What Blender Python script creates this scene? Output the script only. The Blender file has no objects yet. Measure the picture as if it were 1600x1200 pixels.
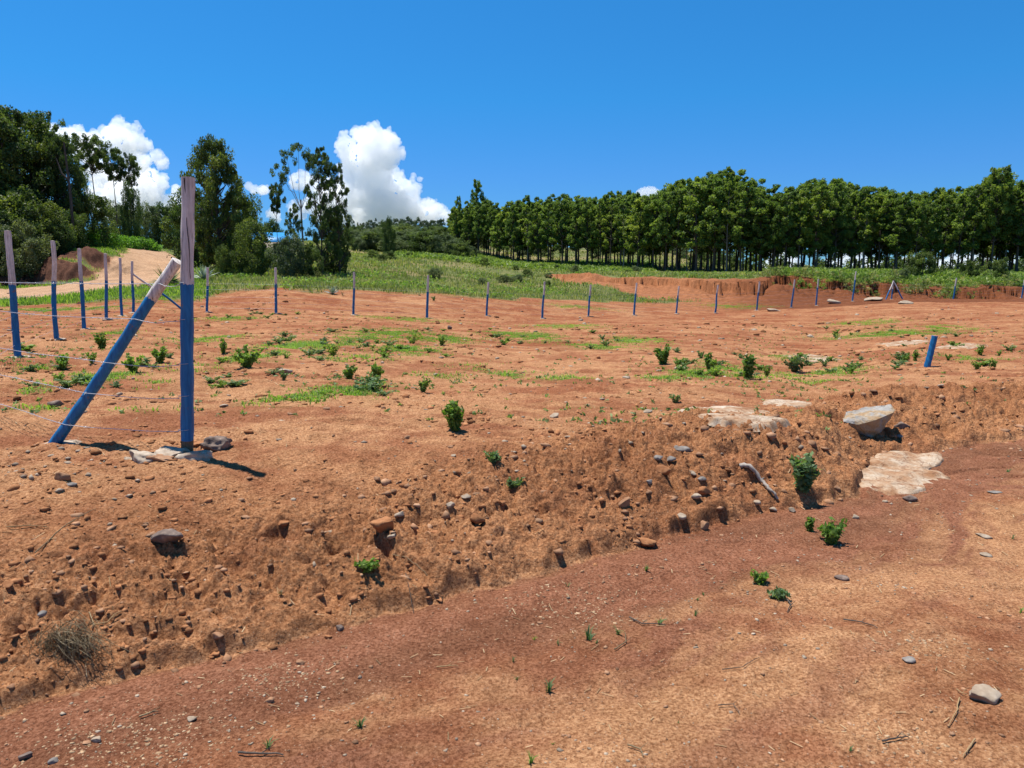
import bpy, bmesh, math, random
import numpy as np
from mathutils import Vector, Matrix

# ------------------------------------------------------------------ camera, world, sun
sc = bpy.context.scene
F = 1155.0                      # focal length in photo pixels (1600 wide)
ZE = 1.55                       # eye height over the track
PITCH = math.atan(160 / F)
cam_d = bpy.data.cameras.new("camera")
cam_d.sensor_width = 36.0
cam_d.lens = 36.0 * F / 1600.0
cam_d.clip_start = 0.05
cam_d.clip_end = 40000
cam = bpy.data.objects.new("camera", cam_d)
sc.collection.objects.link(cam)
cam.location = (0, 0, ZE)
cam.rotation_euler = (math.pi / 2 - PITCH, 0, 0)
sc.camera = cam

SUN = Vector((-0.255, 0.17, 1.0)).normalized()
sun_d = bpy.data.lights.new("sun", 'SUN')
sun_d.energy = 5.0
sun_d.angle = math.radians(0.5)
sun_d.color = (1.0, 0.955, 0.89)
sun = bpy.data.objects.new("sun", sun_d)
sc.collection.objects.link(sun)
sun.rotation_euler = (-SUN).to_track_quat('-Z', 'Y').to_euler()
sun.location = (0, 0, 50)

world = bpy.data.worlds.new("World")
sc.world = world
world.use_nodes = True
wn = world.node_tree
wn.nodes.clear()
w_out = wn.nodes.new("ShaderNodeOutputWorld")
w_bg = wn.nodes.new("ShaderNodeBackground")
w_sky = wn.nodes.new("ShaderNodeTexSky")
w_sky.sky_type = 'NISHITA'
w_sky.sun_disc = False
w_sky.sun_elevation = math.asin(SUN.z)
w_sky.sun_rotation = math.atan2(SUN.x, SUN.y)
w_sky.altitude = 1800
w_sky.air_density = 1.0
w_sky.dust_density = 0.25
w_sky.ozone_density = 3.0
w_hs = wn.nodes.new("ShaderNodeMix")
w_hs.data_type = 'RGBA'
w_hs.blend_type = 'MULTIPLY'
w_hs.inputs[0].default_value = 1.0
w_tc = wn.nodes.new("ShaderNodeTexCoord"); w_sx = wn.nodes.new("ShaderNodeSeparateXYZ"); w_rp = wn.nodes.new("ShaderNodeValToRGB")
wn.links.new(w_tc.outputs['Generated'], w_sx.inputs[0]); wn.links.new(w_sx.outputs['Z'], w_rp.inputs[0])
_e = w_rp.color_ramp.elements          # tint of the clear sky by height above the horizon
_e[0].position = .04; _e[0].color = (.265, .54, .81, 1)
_e[1].position = .6; _e[1].color = (.27, .84, 1.16, 1)
for _p, _c in ((.136, (.25, .62, .985, 1)), (.227, (.184, .74, 1.09, 1)), (.35, (.187, .81, 1.18, 1))):
    _x = w_rp.color_ramp.elements.new(_p); _x.color = _c
wn.links.new(w_rp.outputs[0], w_hs.inputs[7])
w_bg.inputs['Strength'].default_value = 0.091
wn.links.new(w_sky.outputs[0], w_hs.inputs[6])
wn.links.new(w_hs.outputs[2], w_bg.inputs['Color'])
wn.links.new(w_bg.outputs[0], w_out.inputs[0])

sc.view_settings.view_transform = 'Standard'
sc.view_settings.look = 'None'
sc.view_settings.exposure = 0.60
sc.view_settings.gamma = 1.0
sc.cycles.max_bounces = 24
sc.cycles.volume_bounces = 24
sc.cycles.diffuse_bounces = 3
sc.cycles.transmission_bounces = 4
sc.cycles.transparent_max_bounces = 8

random.seed(7)
R = np.random.RandomState(11)
col = sc.collection

# ------------------------------------------------------------------ numpy noise
def _h(ix, iy, s):
    h = (ix.astype(np.int64) * 374761393 + iy.astype(np.int64) * 668265263 + s * 974634777) & 0xffffffff
    h = ((h ^ (h >> 13)) * 1274126177) & 0xffffffff
    h = (h ^ (h >> 16)) & 0xffffffff
    return h

def pn(x, y, s=0):
    """gradient noise, about -0.7..0.7, scaled to about -1..1"""
    x = np.asarray(x, float); y = np.asarray(y, float)
    xi = np.floor(x); yi = np.floor(y)
    fx = x - xi; fy = y - yi
    ux = fx * fx * fx * (fx * (fx * 6 - 15) + 10); uy = fy * fy * fy * (fy * (fy * 6 - 15) + 10)
    def g(ax, ay):
        a = _h(xi + ax, yi + ay, s) * (2 * np.pi / 4294967296.0)
        return np.cos(a) * (fx - ax) + np.sin(a) * (fy - ay)
    n0 = g(0, 0) * (1 - ux) + g(1, 0) * ux
    n1 = g(0, 1) * (1 - ux) + g(1, 1) * ux
    return (n0 * (1 - uy) + n1 * uy) * 1.5

def fbm(x, y, s=0, o=4, g=0.5):
    t = 0; a = 1; f = 1
    for k in range(o):
        t = t + a * pn(x * f + 17.3 * k, y * f - 9.1 * k, s + k); a *= g; f *= 2.03
    return t

def domes(x, y, f, s, rmin=0.15, rmax=0.55, keep=0.6):
    """rounded clods: one dome per cell, height in cell units"""
    x = np.asarray(x, float) * f; y = np.asarray(y, float) * f
    xi = np.floor(x); yi = np.floor(y)
    best = np.zeros_like(x)
    for ax in (-1, 0, 1):
        for ay in (-1, 0, 1):
            cx = xi + ax; cy = yi + ay
            h1 = _h(cx, cy, s) / 4294967296.0; h2 = _h(cx, cy, s + 7) / 4294967296.0; h3 = _h(cx, cy, s + 13) / 4294967296.0
            r = np.where(h3 < keep, rmin + (rmax - rmin) * (h3 / keep) ** 2, 0)
            d2 = (x - cx - h1) ** 2 + (y - cy - h2) ** 2
            best = np.maximum(best, np.maximum(0, r * r - d2) / np.maximum(r, 1e-3))
    return best / f

def sstep(a, b, t):
    t = np.clip((t - a) / (b - a), 0, 1)
    return t * t * (3 - 2 * t)

# ------------------------------------------------------------------ the lie of the land
def ray(u, v):
    a = (u - 800) / F; b = -(v - 600) / F
    sp, cp = math.sin(PITCH), math.cos(PITCH)
    y = b * sp + cp; z = b * cp - sp
    return a / y, z / y          # x and z per metre of y

def zrow(v, y):
    return ZE + y * ray(800, v)[1]

def V(y, v):
    return (y, zrow(v, y))

FLD = [(0.1, .45), (5, .45)]
prof = {   # photo column -> knots (depth, height)
 -900: FLD + [(14, .45), (30, .6), (60, 2.0), (120, 6), (300, 10), (900, 6)],
 -300: FLD + [(12, .45), V(30, 478), V(45, 452), V(58, 440), V(80, 425), (150, 8), (400, 12), (900, 6)],
 0:    FLD + [(10.6, .5), V(30, 480), V(45, 452), V(52, 440), V(65, 425), (110, 6), (300, 10), (900, 6)],
 100:  FLD + [(16, .45), V(30, 482), V(44, 447), V(46.5, 443), V(47.6, 398), V(56, 392), V(70, 385), (110, 8), (300, 12), (900, 6)],
 170:  FLD + [(20.4, .5), V(30, 478), V(47, 432), V(49, 428), V(50, 388), V(56, 385), V(64, 384), (100, 8), (300, 12), (900, 6)],
 186:  FLD + [(22.2, .5), V(30, 477), V(45, 438), V(48, 430), V(49.5, 392), V(56, 387), V(64, 384), (100, 8), (300, 12), (900, 6)],
 215:  FLD + [(24.6, .5), V(30, 475), V(42, 445), V(50, 424), V(60, 388), V(68, 384), (100, 7), (300, 12), (900, 6)],
 260:  FLD + [(26, .42), V(32, 470), V(42, 440), V(55, 410), V(66, 394), V(72, 390), (100, 6), (300, 12), (900, 6)],
 320:  FLD + [V(28, 490), V(33, 466), V(39, 446), V(50, 428), V(66, 410), (100, 6), (300, 12), (900, 6)],
 431:  FLD + [V(27.5, 492), V(33, 462), V(36.5, 446), V(44, 436), V(60, 421), V(85, 405), (140, 9), (300, 14), (900, 6)],
 560:  FLD + [V(29.3, 494), V(35, 470), V(38.5, 451), V(46, 440), V(62, 415), V(85, 403), V(110, 398), V(135, 385), V(165, 377), V(210, 370), (320, 14), (900, 6)],
 700:  FLD + [V(31.5, 498), V(36, 475), V(40, 460), V(50, 443), V(80, 412), V(110, 403), V(140, 390), V(175, 374), V(220, 368), (320, 14), (900, 6)],
 800:  FLD + [V(34, 500), V(40, 473), V(43, 465), V(55, 450), V(75, 434), V(79, 424), V(100, 420), V(130, 412), V(170, 392), V(230, 378), (320, 12), (900, 4)],
 900:  FLD + [V(36, 498), V(42, 476), V(47, 468), V(60, 452), V(66, 443), V(69, 429), V(100, 424), V(135, 412), V(180, 396), V(240, 388), (330, 8), (900, 3)],
 1000: FLD + [V(38, 496), V(44, 481), V(48, 474), V(57, 462), V(63, 434), V(70, 430), V(100, 426), V(140, 408), V(180, 392), V(240, 385), (330, 10), (900, 1)],
 1118: FLD + [V(44, 491), V(48, 480), V(54, 467), V(58, 436), V(66, 430), V(98, 428), V(140, 412), V(180, 396), (240, 10), (900, -10)],
 1200: FLD + [V(25, 528), V(45, 484), V(50, 476), V(56, 438), V(62, 429), V(94, 428), V(115, 426), V(150, 420), (200, 0), (300, -8), (900, -25)],
 1276: FLD + [V(12, 590), V(25, 532), V(49, 477), V(54, 464), V(57, 444), V(64, 432), V(92, 428), V(110, 432), (170, 0), (300, -8), (900, -25)],
 1400: FLD + [V(12, 583), V(25, 520), V(50, 467), V(56, 465), V(58.5, 449), V(70, 434), V(92, 429), V(108, 433), (170, 0), (300, -8), (900, -25)],
 1600: FLD + [V(12, 580), V(25, 510), V(50, 468), V(57, 466), V(59.5, 453), V(72, 436), V(92, 431), V(108, 434), (170, 0), (300, -8), (900, -25)],
 2200: FLD + [V(12, 580), V(25, 510), V(50, 468), V(60, 455), V(90, 432), (170, 0), (300, -8), (900, -25)],
}
_cu = np.array(sorted(prof))
_ca = np.array([(u - 800) / F for u in _cu])
_ly = np.linspace(math.log(1.0), math.log(1200.0), 1000)
_tab = np.array([np.interp(_ly, [math.log(max(k[0], .9)) for k in prof[u]], [k[1] for k in prof[u]]) for u in _cu]).T
_ag = np.linspace(_ca[0], _ca[-1], 600)
_tab = np.array([np.interp(_ag, _ca, row) for row in _tab])
def _blur(t, ax, s):
    n = int(s * 3) + 1
    k = np.exp(-0.5 * (np.arange(-n, n + 1) / s) ** 2); k /= k.sum()
    p = np.pad(t, [(n, n) if i == ax else (0, 0) for i in range(2)], mode='edge')
    return np.apply_along_axis(lambda m: np.convolve(m, k, 'valid'), ax, p)
_tab = _blur(_blur(_tab, 1, 5.0), 0, 1.3)

def table(x, y):
    yy = np.clip(y, 1.01, 1190)
    ai = np.clip((x / yy - _ag[0]) / (_ag[1] - _ag[0]), 0, len(_ag) - 1.001)
    yi = np.clip((np.log(yy) - _ly[0]) / (_ly[1] - _ly[0]), 0, len(_ly) - 1.001)
    a0 = ai.astype(int); y0 = yi.astype(int); fa = ai - a0; fy = yi - y0
    return ((_tab[y0, a0] * (1 - fa) + _tab[y0, a0 + 1] * fa) * (1 - fy)
            + (_tab[y0 + 1, a0] * (1 - fa) + _tab[y0 + 1, a0 + 1] * fa) * fy)

# foot of the spoil bank beside the track (world x -> y)
_toe_px = [(-500, 1235), (0, 1105), (200, 1052), (400, 1003), (600, 953), (800, 908), (1000, 852), (1150, 815), (1260, 790), (1340, 772), (1368, 712), (1430, 702), (1600, 683), (1900, 660)]
_tx = []; _ty = []
for (u, v) in _toe_px:
    ax, az = ray(u, v); yy = ZE / -az
    _tx.append(ax * yy); _ty.append(yy)
_tx = [-12.0] + _tx + [40.0]; _ty = [_ty[0] - 5.5] + _ty + [_ty[-1] + 24]
_tx = np.array(_tx); _ty = np.array(_ty)
def toe_t(x, y):
    """distance in from the foot of the bank: > 0 on the field side"""
    wob = 0.06 * pn(x * 1.7, x * 0 + 3.1, 5) + 0.04 * pn(x * 6, y * 3, 6) + .03 * pn(x * 15, y * 15, 7)
    return (y - np.interp(x, _tx, _ty) + wob) * 0.83

cut_u = [800, 880, 1000, 1118, 1190, 1215, 1276, 1400, 1600, 1900]; cut_y = [78, 70, 62.5, 57.5, 56.5, 60, 58, 58.3, 59.3, 60]
def ridge(x, y):
    return np.exp(-(pn(x * .10 + 3, y * .34, 69) / .045) ** 2) * sstep(-.15, .35, pn(x * .35, y * .35, 70))
def H(x, y, full=True):
    x = np.atleast_1d(np.asarray(x, float)); y = np.atleast_1d(np.asarray(y, float))
    far = sstep(50, 58, y) * sstep(-10, 5, x - 0.12 * y + 8) * (1 - sstep(75, 85, y))
    left = sstep(40, 44, y) * (1 - sstep(60, 66, y)) * sstep(-20, -24, x)
    ys = y + far * (1.6 * fbm(x * .22, y * .02, 31, 4, .6)) + left * 0.8 * fbm(x * .6, y * .05, 33, 3)
    base = table(x, ys)
    if not full: return base
    t = toe_t(x, y)
    tp = np.maximum(t, 0)
    # bank: short steep lip, then an easing slope up to the field; a little heap to the right
    wd = 1.55 - .6 * sstep(-1.2, .8, x)
    lp = np.maximum(.02, .095 + .10 * pn(x * 2.6, y * 2.6, 63))
    rise = lp * sstep(0.0, 0.07, t) + (1 - lp) * (1 - (1 - np.clip(tp / wd, 0, 1)) ** 1.3)
    heap = 0.12 * np.exp(-((x - 1.9) / 1.1) ** 2) * np.exp(-((t - 0.75) / 0.5) ** 2)
    heap = heap + 0.13 * np.exp(-((t - 0.9) / 0.45) ** 2) * sstep(3.2, 4.2, x)
    road = 0.02 * pn(x * .6, y * .6, 41) - 0.03 * np.exp(-((t + .45) / .35) ** 2) - .018 * np.exp(-((t + .03) / .06) ** 2)
    near = y < 30
    h = np.where(near, road + (base - road) * np.minimum(rise, 1.0) + heap, base)
    # general unevenness
    h = h + 0.035 * pn(x * .45, y * .45, 1) + 0.012 * pn(x * 1.9, y * 2.6, 2)
    m = y < 45
    if m.any():
        xm, ym, tm = x[m], y[m], t[m]
        fld = sstep(.8, 2.0, tm)
        patch = sstep(-.1, .5, pn(xm * .5, ym * .7, 9))
        d = 0.010 * pn(xm * 5, ym * 7, 3) + fld * (.4 + .9 * patch) * 0.030 * np.abs(pn(xm * 3.0, ym * 5.5, 4))
        d = d + fld * .022 * np.minimum(pn(xm * .7, ym * 3.2, 14), .35)
        h[m] += d
    m = y < 14
    if m.any():
        xm, ym, tm = x[m], y[m], t[m]
        bank = (.35 * sstep(-.03, .03, tm) + .65 * sstep(.0, .40, tm)) * (1 - sstep(.45 + .5 * sstep(-1, 1.5, xm), 1.2 + .7 * sstep(-1, 1.5, xm), tm)) + .13 * sstep(.8, 1.6, tm)
        rgt = sstep(3.0, 3.6, xm) * sstep(0, .2, tm) * (1 - sstep(1.3, 2.6, tm))
        bank = np.maximum(bank, rgt)
        wx = xm + .05 * pn(xm * 6, ym * 6, 51); wy = ym + .05 * pn(xm * 6 + 9, ym * 6, 52)
        d = bank * (0.09 * np.abs(pn(wx * 2.3, wy * 3.2, 21)) + 0.045 * np.abs(pn(wx * 5.6, wy * 7.5, 22)) + 0.040 * np.abs(pn(wx * 12, wy * 15, 23)) + .024 * np.abs(pn(wx * 27, wy * 32, 24)) - .06)
        d = d - bank * (.10 * np.minimum(.4, np.maximum(0, pn(wx * 8, wy * 10, 58) - .30)) + .06 * np.minimum(.4, np.maximum(0, pn(wx * 19, wy * 23, 59) - .28)))
        hol = np.maximum(0, pn(wx * 2.9, wy * 4.2, 25) - .38)
        d = d - bank * .27 * np.minimum(hol, .35)
        w2 = sstep(-.25, .45, pn(wx * 1.6, wy * 1.9, 53))
        d = d + bank * w2 * (.22 * domes(wx + .04 * pn(wx * 14, wy * 14, 54), wy + .04 * pn(wx * 14, wy * 14, 55), 8, 26, .1, .5, .3) + .32 * domes(wx + .02 * pn(wx * 30, wy * 30, 56), wy, 20, 27, .15, .5, .45))
        d = d + bank * (.016 * fbm(wx * 18, wy * 22, 57, 3, .7))
        # track surface: faint flow ridges along the bank foot, small crust
        rd = 1 - sstep(-.06, .02, tm)
        d = d + rd * (.007 * pn(tm * 5 + pn(xm, ym, 8) * .5, xm * .7, 28) + .0035 * pn(xm * 14, ym * 14, 29) * sstep(-.2, .5, pn(xm * .8, ym * .8, 30)))
        d = d + (.25 + bank) * .003 * pn(xm * 45, ym * 50, 35)
        d = d + (1 - rd) * (1 - bank) * (.006 * fbm(xm * 9, ym * 12, 36, 4, .7) + .35 * domes(xm, ym, 16, 36, .1, .5, .10))
        # worn ruts running along the track
        for tr, wd_ in ((-1.05, .10), (-2.35, .13)):
            d = d - rd * .014 * np.exp(-((tm - tr + .10 * pn(xm * .5, ym * 0, 66)) / wd_) ** 2) * sstep(-.5, .3, pn(xm * .9, ym * .9, 67))
        # rills at the right of the track
        rill = np.maximum(0, .10 - np.abs(pn(xm * .45 + 4, ym * 1.6 + .5 * pn(xm, ym, 12), 37))) * 10
        d = d - rd * sstep(2.2, 3.0, xm) * .03 * rill
        h[m] += d
    # low ridges of graded earth across the field
    m = (y > 6.5) & (y < 30)
    if m.any():
        xm, ym = x[m], y[m]
        rg = ridge(xm, ym)
        h[m] += rg * sstep(6.5, 8, ym) * (.02 + .06 * np.abs(pn(xm * 3.5, ym * 3.5, 68)))
    # ruts and rills further over the field
    m = (y > 7) & (y < 60)
    if m.any():
        xm, ym = x[m], y[m]
        ril = np.maximum(0, .07 - np.abs(pn(xm * .07 + 7, ym * .16 + .4 * pn(xm * .3, ym * .3, 12), 38))) * 14
        h[m] -= .07 * ril * sstep(8, 12, ym)
    # undercut lip of the cut banks
    m = (y > 44) & (y < 82) & (x > 1)
    if m.any():
        xm, ym = x[m], y[m]
        um = 800 + F * xm / ym
        tp_ = np.interp(um, cut_u, cut_y) + 1.3 * fbm(xm * .25, xm * 0 + .7, 46, 4, .65)
        q = tp_ - ym + .9 * fbm(xm * .7, ym * .9, 49, 5, .7)
        dep = np.interp(um, [830, 880, 1000, 1118, 1215, 1300, 1600, 1800], [0, .25, .4, .7, .75, .6, .5, .5]) * (.55 + .9 * sstep(-.5, .5, pn(xm * .35, xm * 0, 47)))
        gul = 1 + .45 * pn(xm * .8 + .5 * ym, ym * .25, 48) + .25 * pn(xm * 2.1, ym * .7, 50)
        h[m] -= np.where(q > 0, dep * np.exp(-np.maximum(q, 0) / 2.6) * gul, 0) * sstep(0, .12, q)
        h[m] += .18 * sstep(-3, 0, -np.abs(q)) * (q < 0)
    # torn earth on the cut banks
    m = (y > 42) & (y < 80)
    if m.any():
        xm, ym = x[m], y[m]
        e = .5
        sl = np.abs(table(xm, ym + e) - table(xm, ym - e)) / (2 * e)
        wgt = sstep(.12, .5, sl)
        h[m] += wgt * (.35 * fbm(xm * .9, ym * .8, 44, 4, .55) + .25 * np.abs(pn(xm * 2.2, ym * 1.2, 45)))
    return h

def H1(x, y): return float(H(x, y)[0])

_steps = np.exp(np.linspace(math.log(1.2), math.log(420), 2600))
def at(u, v):
    ax, az = ray(u, v)
    hz = H(ax * _steps, _steps); rz = ZE + az * _steps
    k = np.argmax(rz < hz)
    if k == 0: return Vector((ax * 300, 300, H1(ax * 300, 300)))
    y = _steps[k]
    return Vector((ax * y, y, float(hz[k])))
def px_m(p): return p.y / F / math.cos(PITCH) * 1.0       # metres per photo pixel at a point
def xy(u, d, v=440): return (ray(u, v)[0] * d, d)

# ------------------------------------------------------------------ object helpers
def link(o, parent=None):
    col.objects.link(o)
    if parent is not None: o.parent = parent
    return o
def tag(o, label=None, cat=None, group=None, kind=None):
    if label: o['label'] = label
    if cat: o['category'] = cat
    if group: o['group'] = group
    if kind: o['kind'] = kind
    return o
def empty(name, loc, rz=0):
    o = bpy.data.objects.new(name, None)
    o.empty_display_size = .2
    o.location = loc; o.rotation_euler = (0, 0, rz)
    return link(o)
def np_mesh(name, verts, faces, smooth=False, attrs=None, mat=None, midx=None):
    """verts (n,3); faces: array (m,k) or list of such arrays"""
    me = bpy.data.meshes.new(name)
    if not isinstance(faces, list): faces = [faces]
    verts = np.asarray(verts, np.float32)
    me.vertices.add(len(verts)); me.vertices.foreach_set('co', verts.ravel())
    loops = np.concatenate([np.asarray(f, np.int32).ravel() for f in faces])
    tot = np.concatenate([np.full(len(f), np.asarray(f).shape[1], np.int32) for f in faces])
    start = np.concatenate([[0], np.cumsum(tot)[:-1]]).astype(np.int32)
    me.loops.add(len(loops)); me.loops.foreach_set('vertex_index', loops)
    me.polygons.add(len(tot)); me.polygons.foreach_set('loop_start', start)
    try: me.polygons.foreach_set('loop_total', tot)
    except Exception: pass
    if smooth: me.polygons.foreach_set('use_smooth', np.ones(len(tot), bool))
    if midx is not None: me.polygons.foreach_set('material_index', np.asarray(midx, np.int32))
    me.update(calc_edges=True)
    for k, a in (attrs or {}).items():
        a = np.asarray(a, np.float32)
        if a.ndim == 1:
            at_ = me.attributes.new(k, 'FLOAT', 'POINT'); at_.data.foreach_set('value', a)
        else:
            at_ = me.attributes.new(k, 'FLOAT_COLOR', 'POINT')
            at_.data.foreach_set('color', np.concatenate([a, np.ones((len(a), 1), np.float32)], 1).ravel())
    for m_ in (mat if isinstance(mat, (list, tuple)) else [mat]):
        if m_: me.materials.append(m_)
    return me
def obj(name, me, parent=None):
    return link(bpy.data.objects.new(name, me), parent)
class Geo:
    """collects shapes into one mesh"""
    def __init__(s): s.v = []; s.f = {}; s.n = 0; s.t = []; s.m = {}
    def add(s, v, f, tint=0.5, m=0):
        v = np.asarray(v, float); f = np.asarray(f, int)
        s.v.append(v); s.f.setdefault(f.shape[1], []).append(f + s.n); s.m.setdefault(f.shape[1], []).append(np.full(len(f), m)); s.n += len(v)
        s.t.append(np.full(len(v), tint) if np.isscalar(tint) else np.asarray(tint))
    def mesh(s, name, mat, smooth=False):
        ks = sorted(s.f)
        return np_mesh(name, np.concatenate(s.v), [np.concatenate(s.f[k]) for k in ks], smooth, {'tint': np.concatenate(s.t)}, mat, np.concatenate([np.concatenate(s.m[k]) for k in ks]))
def tube(g, pts, rad, n=8, tint=.5, cap=True, m=0, rough=0, rs=None):
    pts = [Vector(p) for p in pts]
    ring = []; N = len(pts)
    up = Vector((0, 0, 1)) if abs((pts[-1] - pts[0]).normalized().z) < .9 else Vector((0, 1, 0))
    for i, p in enumerate(pts):
        d = (pts[min(i + 1, N - 1)] - pts[max(i - 1, 0)]).normalized()
        a = d.cross(up).normalized(); b = d.cross(a)
        for k in range(n):
            th = 2 * math.pi * k / n
            r = rad[i] * (1 + (rough * rs.uniform(-1, 1) if rough else 0))
            ring.append(p + a * (r * math.cos(th)) + b * (r * math.sin(th)))
    f = []
    for i in range(N - 1):
        for k in range(n):
            f.append((i * n + k, i * n + (k + 1) % n, (i + 1) * n + (k + 1) % n, (i + 1) * n + k))
    v = [tuple(q) for q in ring]
    g.add(v, f, tint, m)
    if cap:
        c0 = len(v)
        for i, e in ((0, pts[0]), (N - 1, pts[-1])):
            vv = [tuple(q) for q in ring[i * n:(i + 1) * n]] + [tuple(e)]
            g.add(vv, [((k + 1) % n, k, n) if i == 0 else (k, (k + 1) % n, n) for k in range(n)], tint, m)

# ------------------------------------------------------------------ materials
def nm(name):
    m = bpy.data.materials.new(name); m.use_nodes = True
    t = m.node_tree; b = t.nodes['Principled BSDF']
    return m, t, b
def N(t, kind, **kw):
    n = t.nodes.new(kind)
    for k, v in kw.items():
        if k in n.inputs.keys(): n.inputs[k].default_value = v
        else: setattr(n, k, v)
    return n
def ramp(t, fac, stops):
    n = t.nodes.new('ShaderNodeValToRGB')
    e = n.color_ramp.elements
    e[0].position, e[0].color = stops[0][0], (*stops[0][1], 1)
    e[1].position, e[1].color = stops[-1][0], (*stops[-1][1], 1)
    for p, c in stops[1:-1]:
        x = e.new(p); x.color = (*c, 1)
    t.links.new(fac, n.inputs[0]); return n.outputs[0]
def mixc(t, fac, a, b, mode='MIX'):
    n = t.nodes.new('ShaderNodeMix'); n.data_type = 'RGBA'; n.blend_type = mode
    for s, q in ((n.inputs[0], fac), (n.inputs[6], a), (n.inputs[7], b)):
        if isinstance(q, (int, float)): s.default_value = q
        elif isinstance(q, tuple): s.default_value = (*q, 1)
        else: t.links.new(q, s)
    return n.outputs[2]
def bump(t, b, hgt, dist, strength=1.0, prev=None):
    n = N(t, 'ShaderNodeBump', Strength=strength, Distance=dist)
    t.links.new(hgt, n.inputs['Height'])
    if prev is not None: t.links.new(prev, n.inputs['Normal'])
    if b is not None: t.links.new(n.outputs[0], b.inputs['Normal'])
    return n.outputs[0]
def noise(t, vec, scale, detail=4, rough=.55, dist=0):
    n = N(t, 'ShaderNodeTexNoise', Scale=scale, Detail=detail, Roughness=rough, Distortion=dist)
    if vec is not None: t.links.new(vec, n.inputs['Vector'])
    return n.outputs['Fac']

def mat_ground():
    m, t, b = nm('ground'); b.inputs['Roughness'].default_value = 1.0
    b.inputs['Specular IOR Level'].default_value = .08
    at_ = N(t, 'ShaderNodeAttribute', attribute_name='col')
    geo = N(t, 'ShaderNodeNewGeometry'); P = geo.outputs['Position']
    n1 = noise(t, P, 70, 6, .8); n2 = noise(t, P, 9, 5, .65); n3 = noise(t, P, 1.3, 5, .65)
    c = mixc(t, 1.0, at_.outputs['Color'], ramp(t, n1, [(.38, (.50, .42, .37)), (.48, (.94, .91, .88)), (.60, (1.42, 1.55, 1.62))]), 'MULTIPLY')
    c = mixc(t, 1.0, c, ramp(t, n2, [(.3, (.78, .74, .72)), (.55, (1.02, 1.02, 1.02)), (.75, (1.2, 1.25, 1.3))]), 'MULTIPLY')
    c = mixc(t, 1.0, c, ramp(t, n3, [(.3, (.86, .84, .82)), (.6, (1.05, 1.06, 1.07))]), 'MULTIPLY')
    # grit: little pale and dark grains
    vo = N(t, 'ShaderNodeTexVoronoi', Scale=85.0); t.links.new(P, vo.inputs['Vector'])
    g1 = ramp(t, vo.outputs['Distance'], [(.12, (1, 1, 1)), (.26, (0, 0, 0))])
    sel = N(t, 'ShaderNodeSeparateColor'); t.links.new(vo.outputs['Color'], sel.inputs[0])
    s1 = ramp(t, sel.outputs[0], [(.84, (0, 0, 0)), (.88, (1, 1, 1))])
    gm = N(t, 'ShaderNodeMath', operation='MULTIPLY'); t.links.new(g1, gm.inputs[0]); t.links.new(s1, gm.inputs[1])
    c = mixc(t, gm.outputs[0], c, (.40, .28, .19))
    s2 = ramp(t, sel.outputs[1], [(.82, (0, 0, 0)), (.86, (1, 1, 1))])
    gm2 = N(t, 'ShaderNodeMath', operation='MULTIPLY'); t.links.new(g1, gm2.inputs[0]); t.links.new(s2, gm2.inputs[1])
    c = mixc(t, gm2.outputs[0], c, (.07, .026, .015))
    t.links.new(c, b.inputs['Base Color'])
    x1 = bump(t, None, n1, .011, 1.0)
    vb = N(t, 'ShaderNodeTexVoronoi', Scale=38.0); t.links.new(P, vb.inputs['Vector'])
    x2 = bump(t, None, vb.outputs['Distance'], -.008, .7, x1)
    bump(t, b, n2, .03, .8, x2)
    return m

def mat_simple(name, stops, scale=12, rough=.9, bd=.01, bs=.8, stretch=None, detail=5, spec=.2, tint=True):
    m, t, b = nm(name); b.inputs['Roughness'].default_value = rough
    b.inputs['Specular IOR Level'].default_value = spec
    tc = N(t, 'ShaderNodeTexCoord'); vec = tc.outputs['Object']
    if stretch:
        mp = N(t, 'ShaderNodeMapping'); mp.inputs['Scale'].default_value = stretch
        t.links.new(vec, mp.inputs['Vector']); vec = mp.outputs[0]
    n = noise(t, vec, scale, detail, .65)
    c = ramp(t, n, stops)
    if tint:
        a = N(t, 'ShaderNodeAttribute', attribute_name='tint')
        c = mixc(t, 1.0, c, ramp(t, a.outputs['Fac'], [(0, (.55, .55, .55)), (1, (1.45, 1.45, 1.45))]), 'MULTIPLY')
    t.links.new(c, b.inputs['Base Color'])
    bump(t, b, n, bd, bs)
    return m

def mat_leaf(name, dark, mid, light, trans=.35, rough=.55):
    m, t, b = nm(name)
    b.inputs['Roughness'].default_value = rough; b.inputs['Specular IOR Level'].default_value = .25
    a = N(t, 'ShaderNodeAttribute', attribute_name='tint')
    c = ramp(t, a.outputs['Fac'], [(0, dark), (.5, mid), (1, light)])
    oi = N(t, 'ShaderNodeObjectInfo')
    c = mixc(t, 1.0, c, ramp(t, oi.outputs['Random'], [(0, (.78, .80, .80)), (.5, (1, 1, 1)), (1, (1.25, 1.12, .95))]), 'MULTIPLY')
    t.links.new(c, b.inputs['Base Color'])
    tr = N(t, 'ShaderNodeBsdfTranslucent')
    c2 = mixc(t, 1.0, c, (1.25, 1.35, .55), 'MULTIPLY'); t.links.new(c2, tr.inputs['Color'])
    mx = N(t, 'ShaderNodeMixShader'); mx.inputs[0].default_value = trans
    t.links.new(b.outputs[0], mx.inputs[1]); t.links.new(tr.outputs[0], mx.inputs[2])
    t.links.new(mx.outputs[0], t.nodes['Material Output'].inputs[0])
    return m

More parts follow.
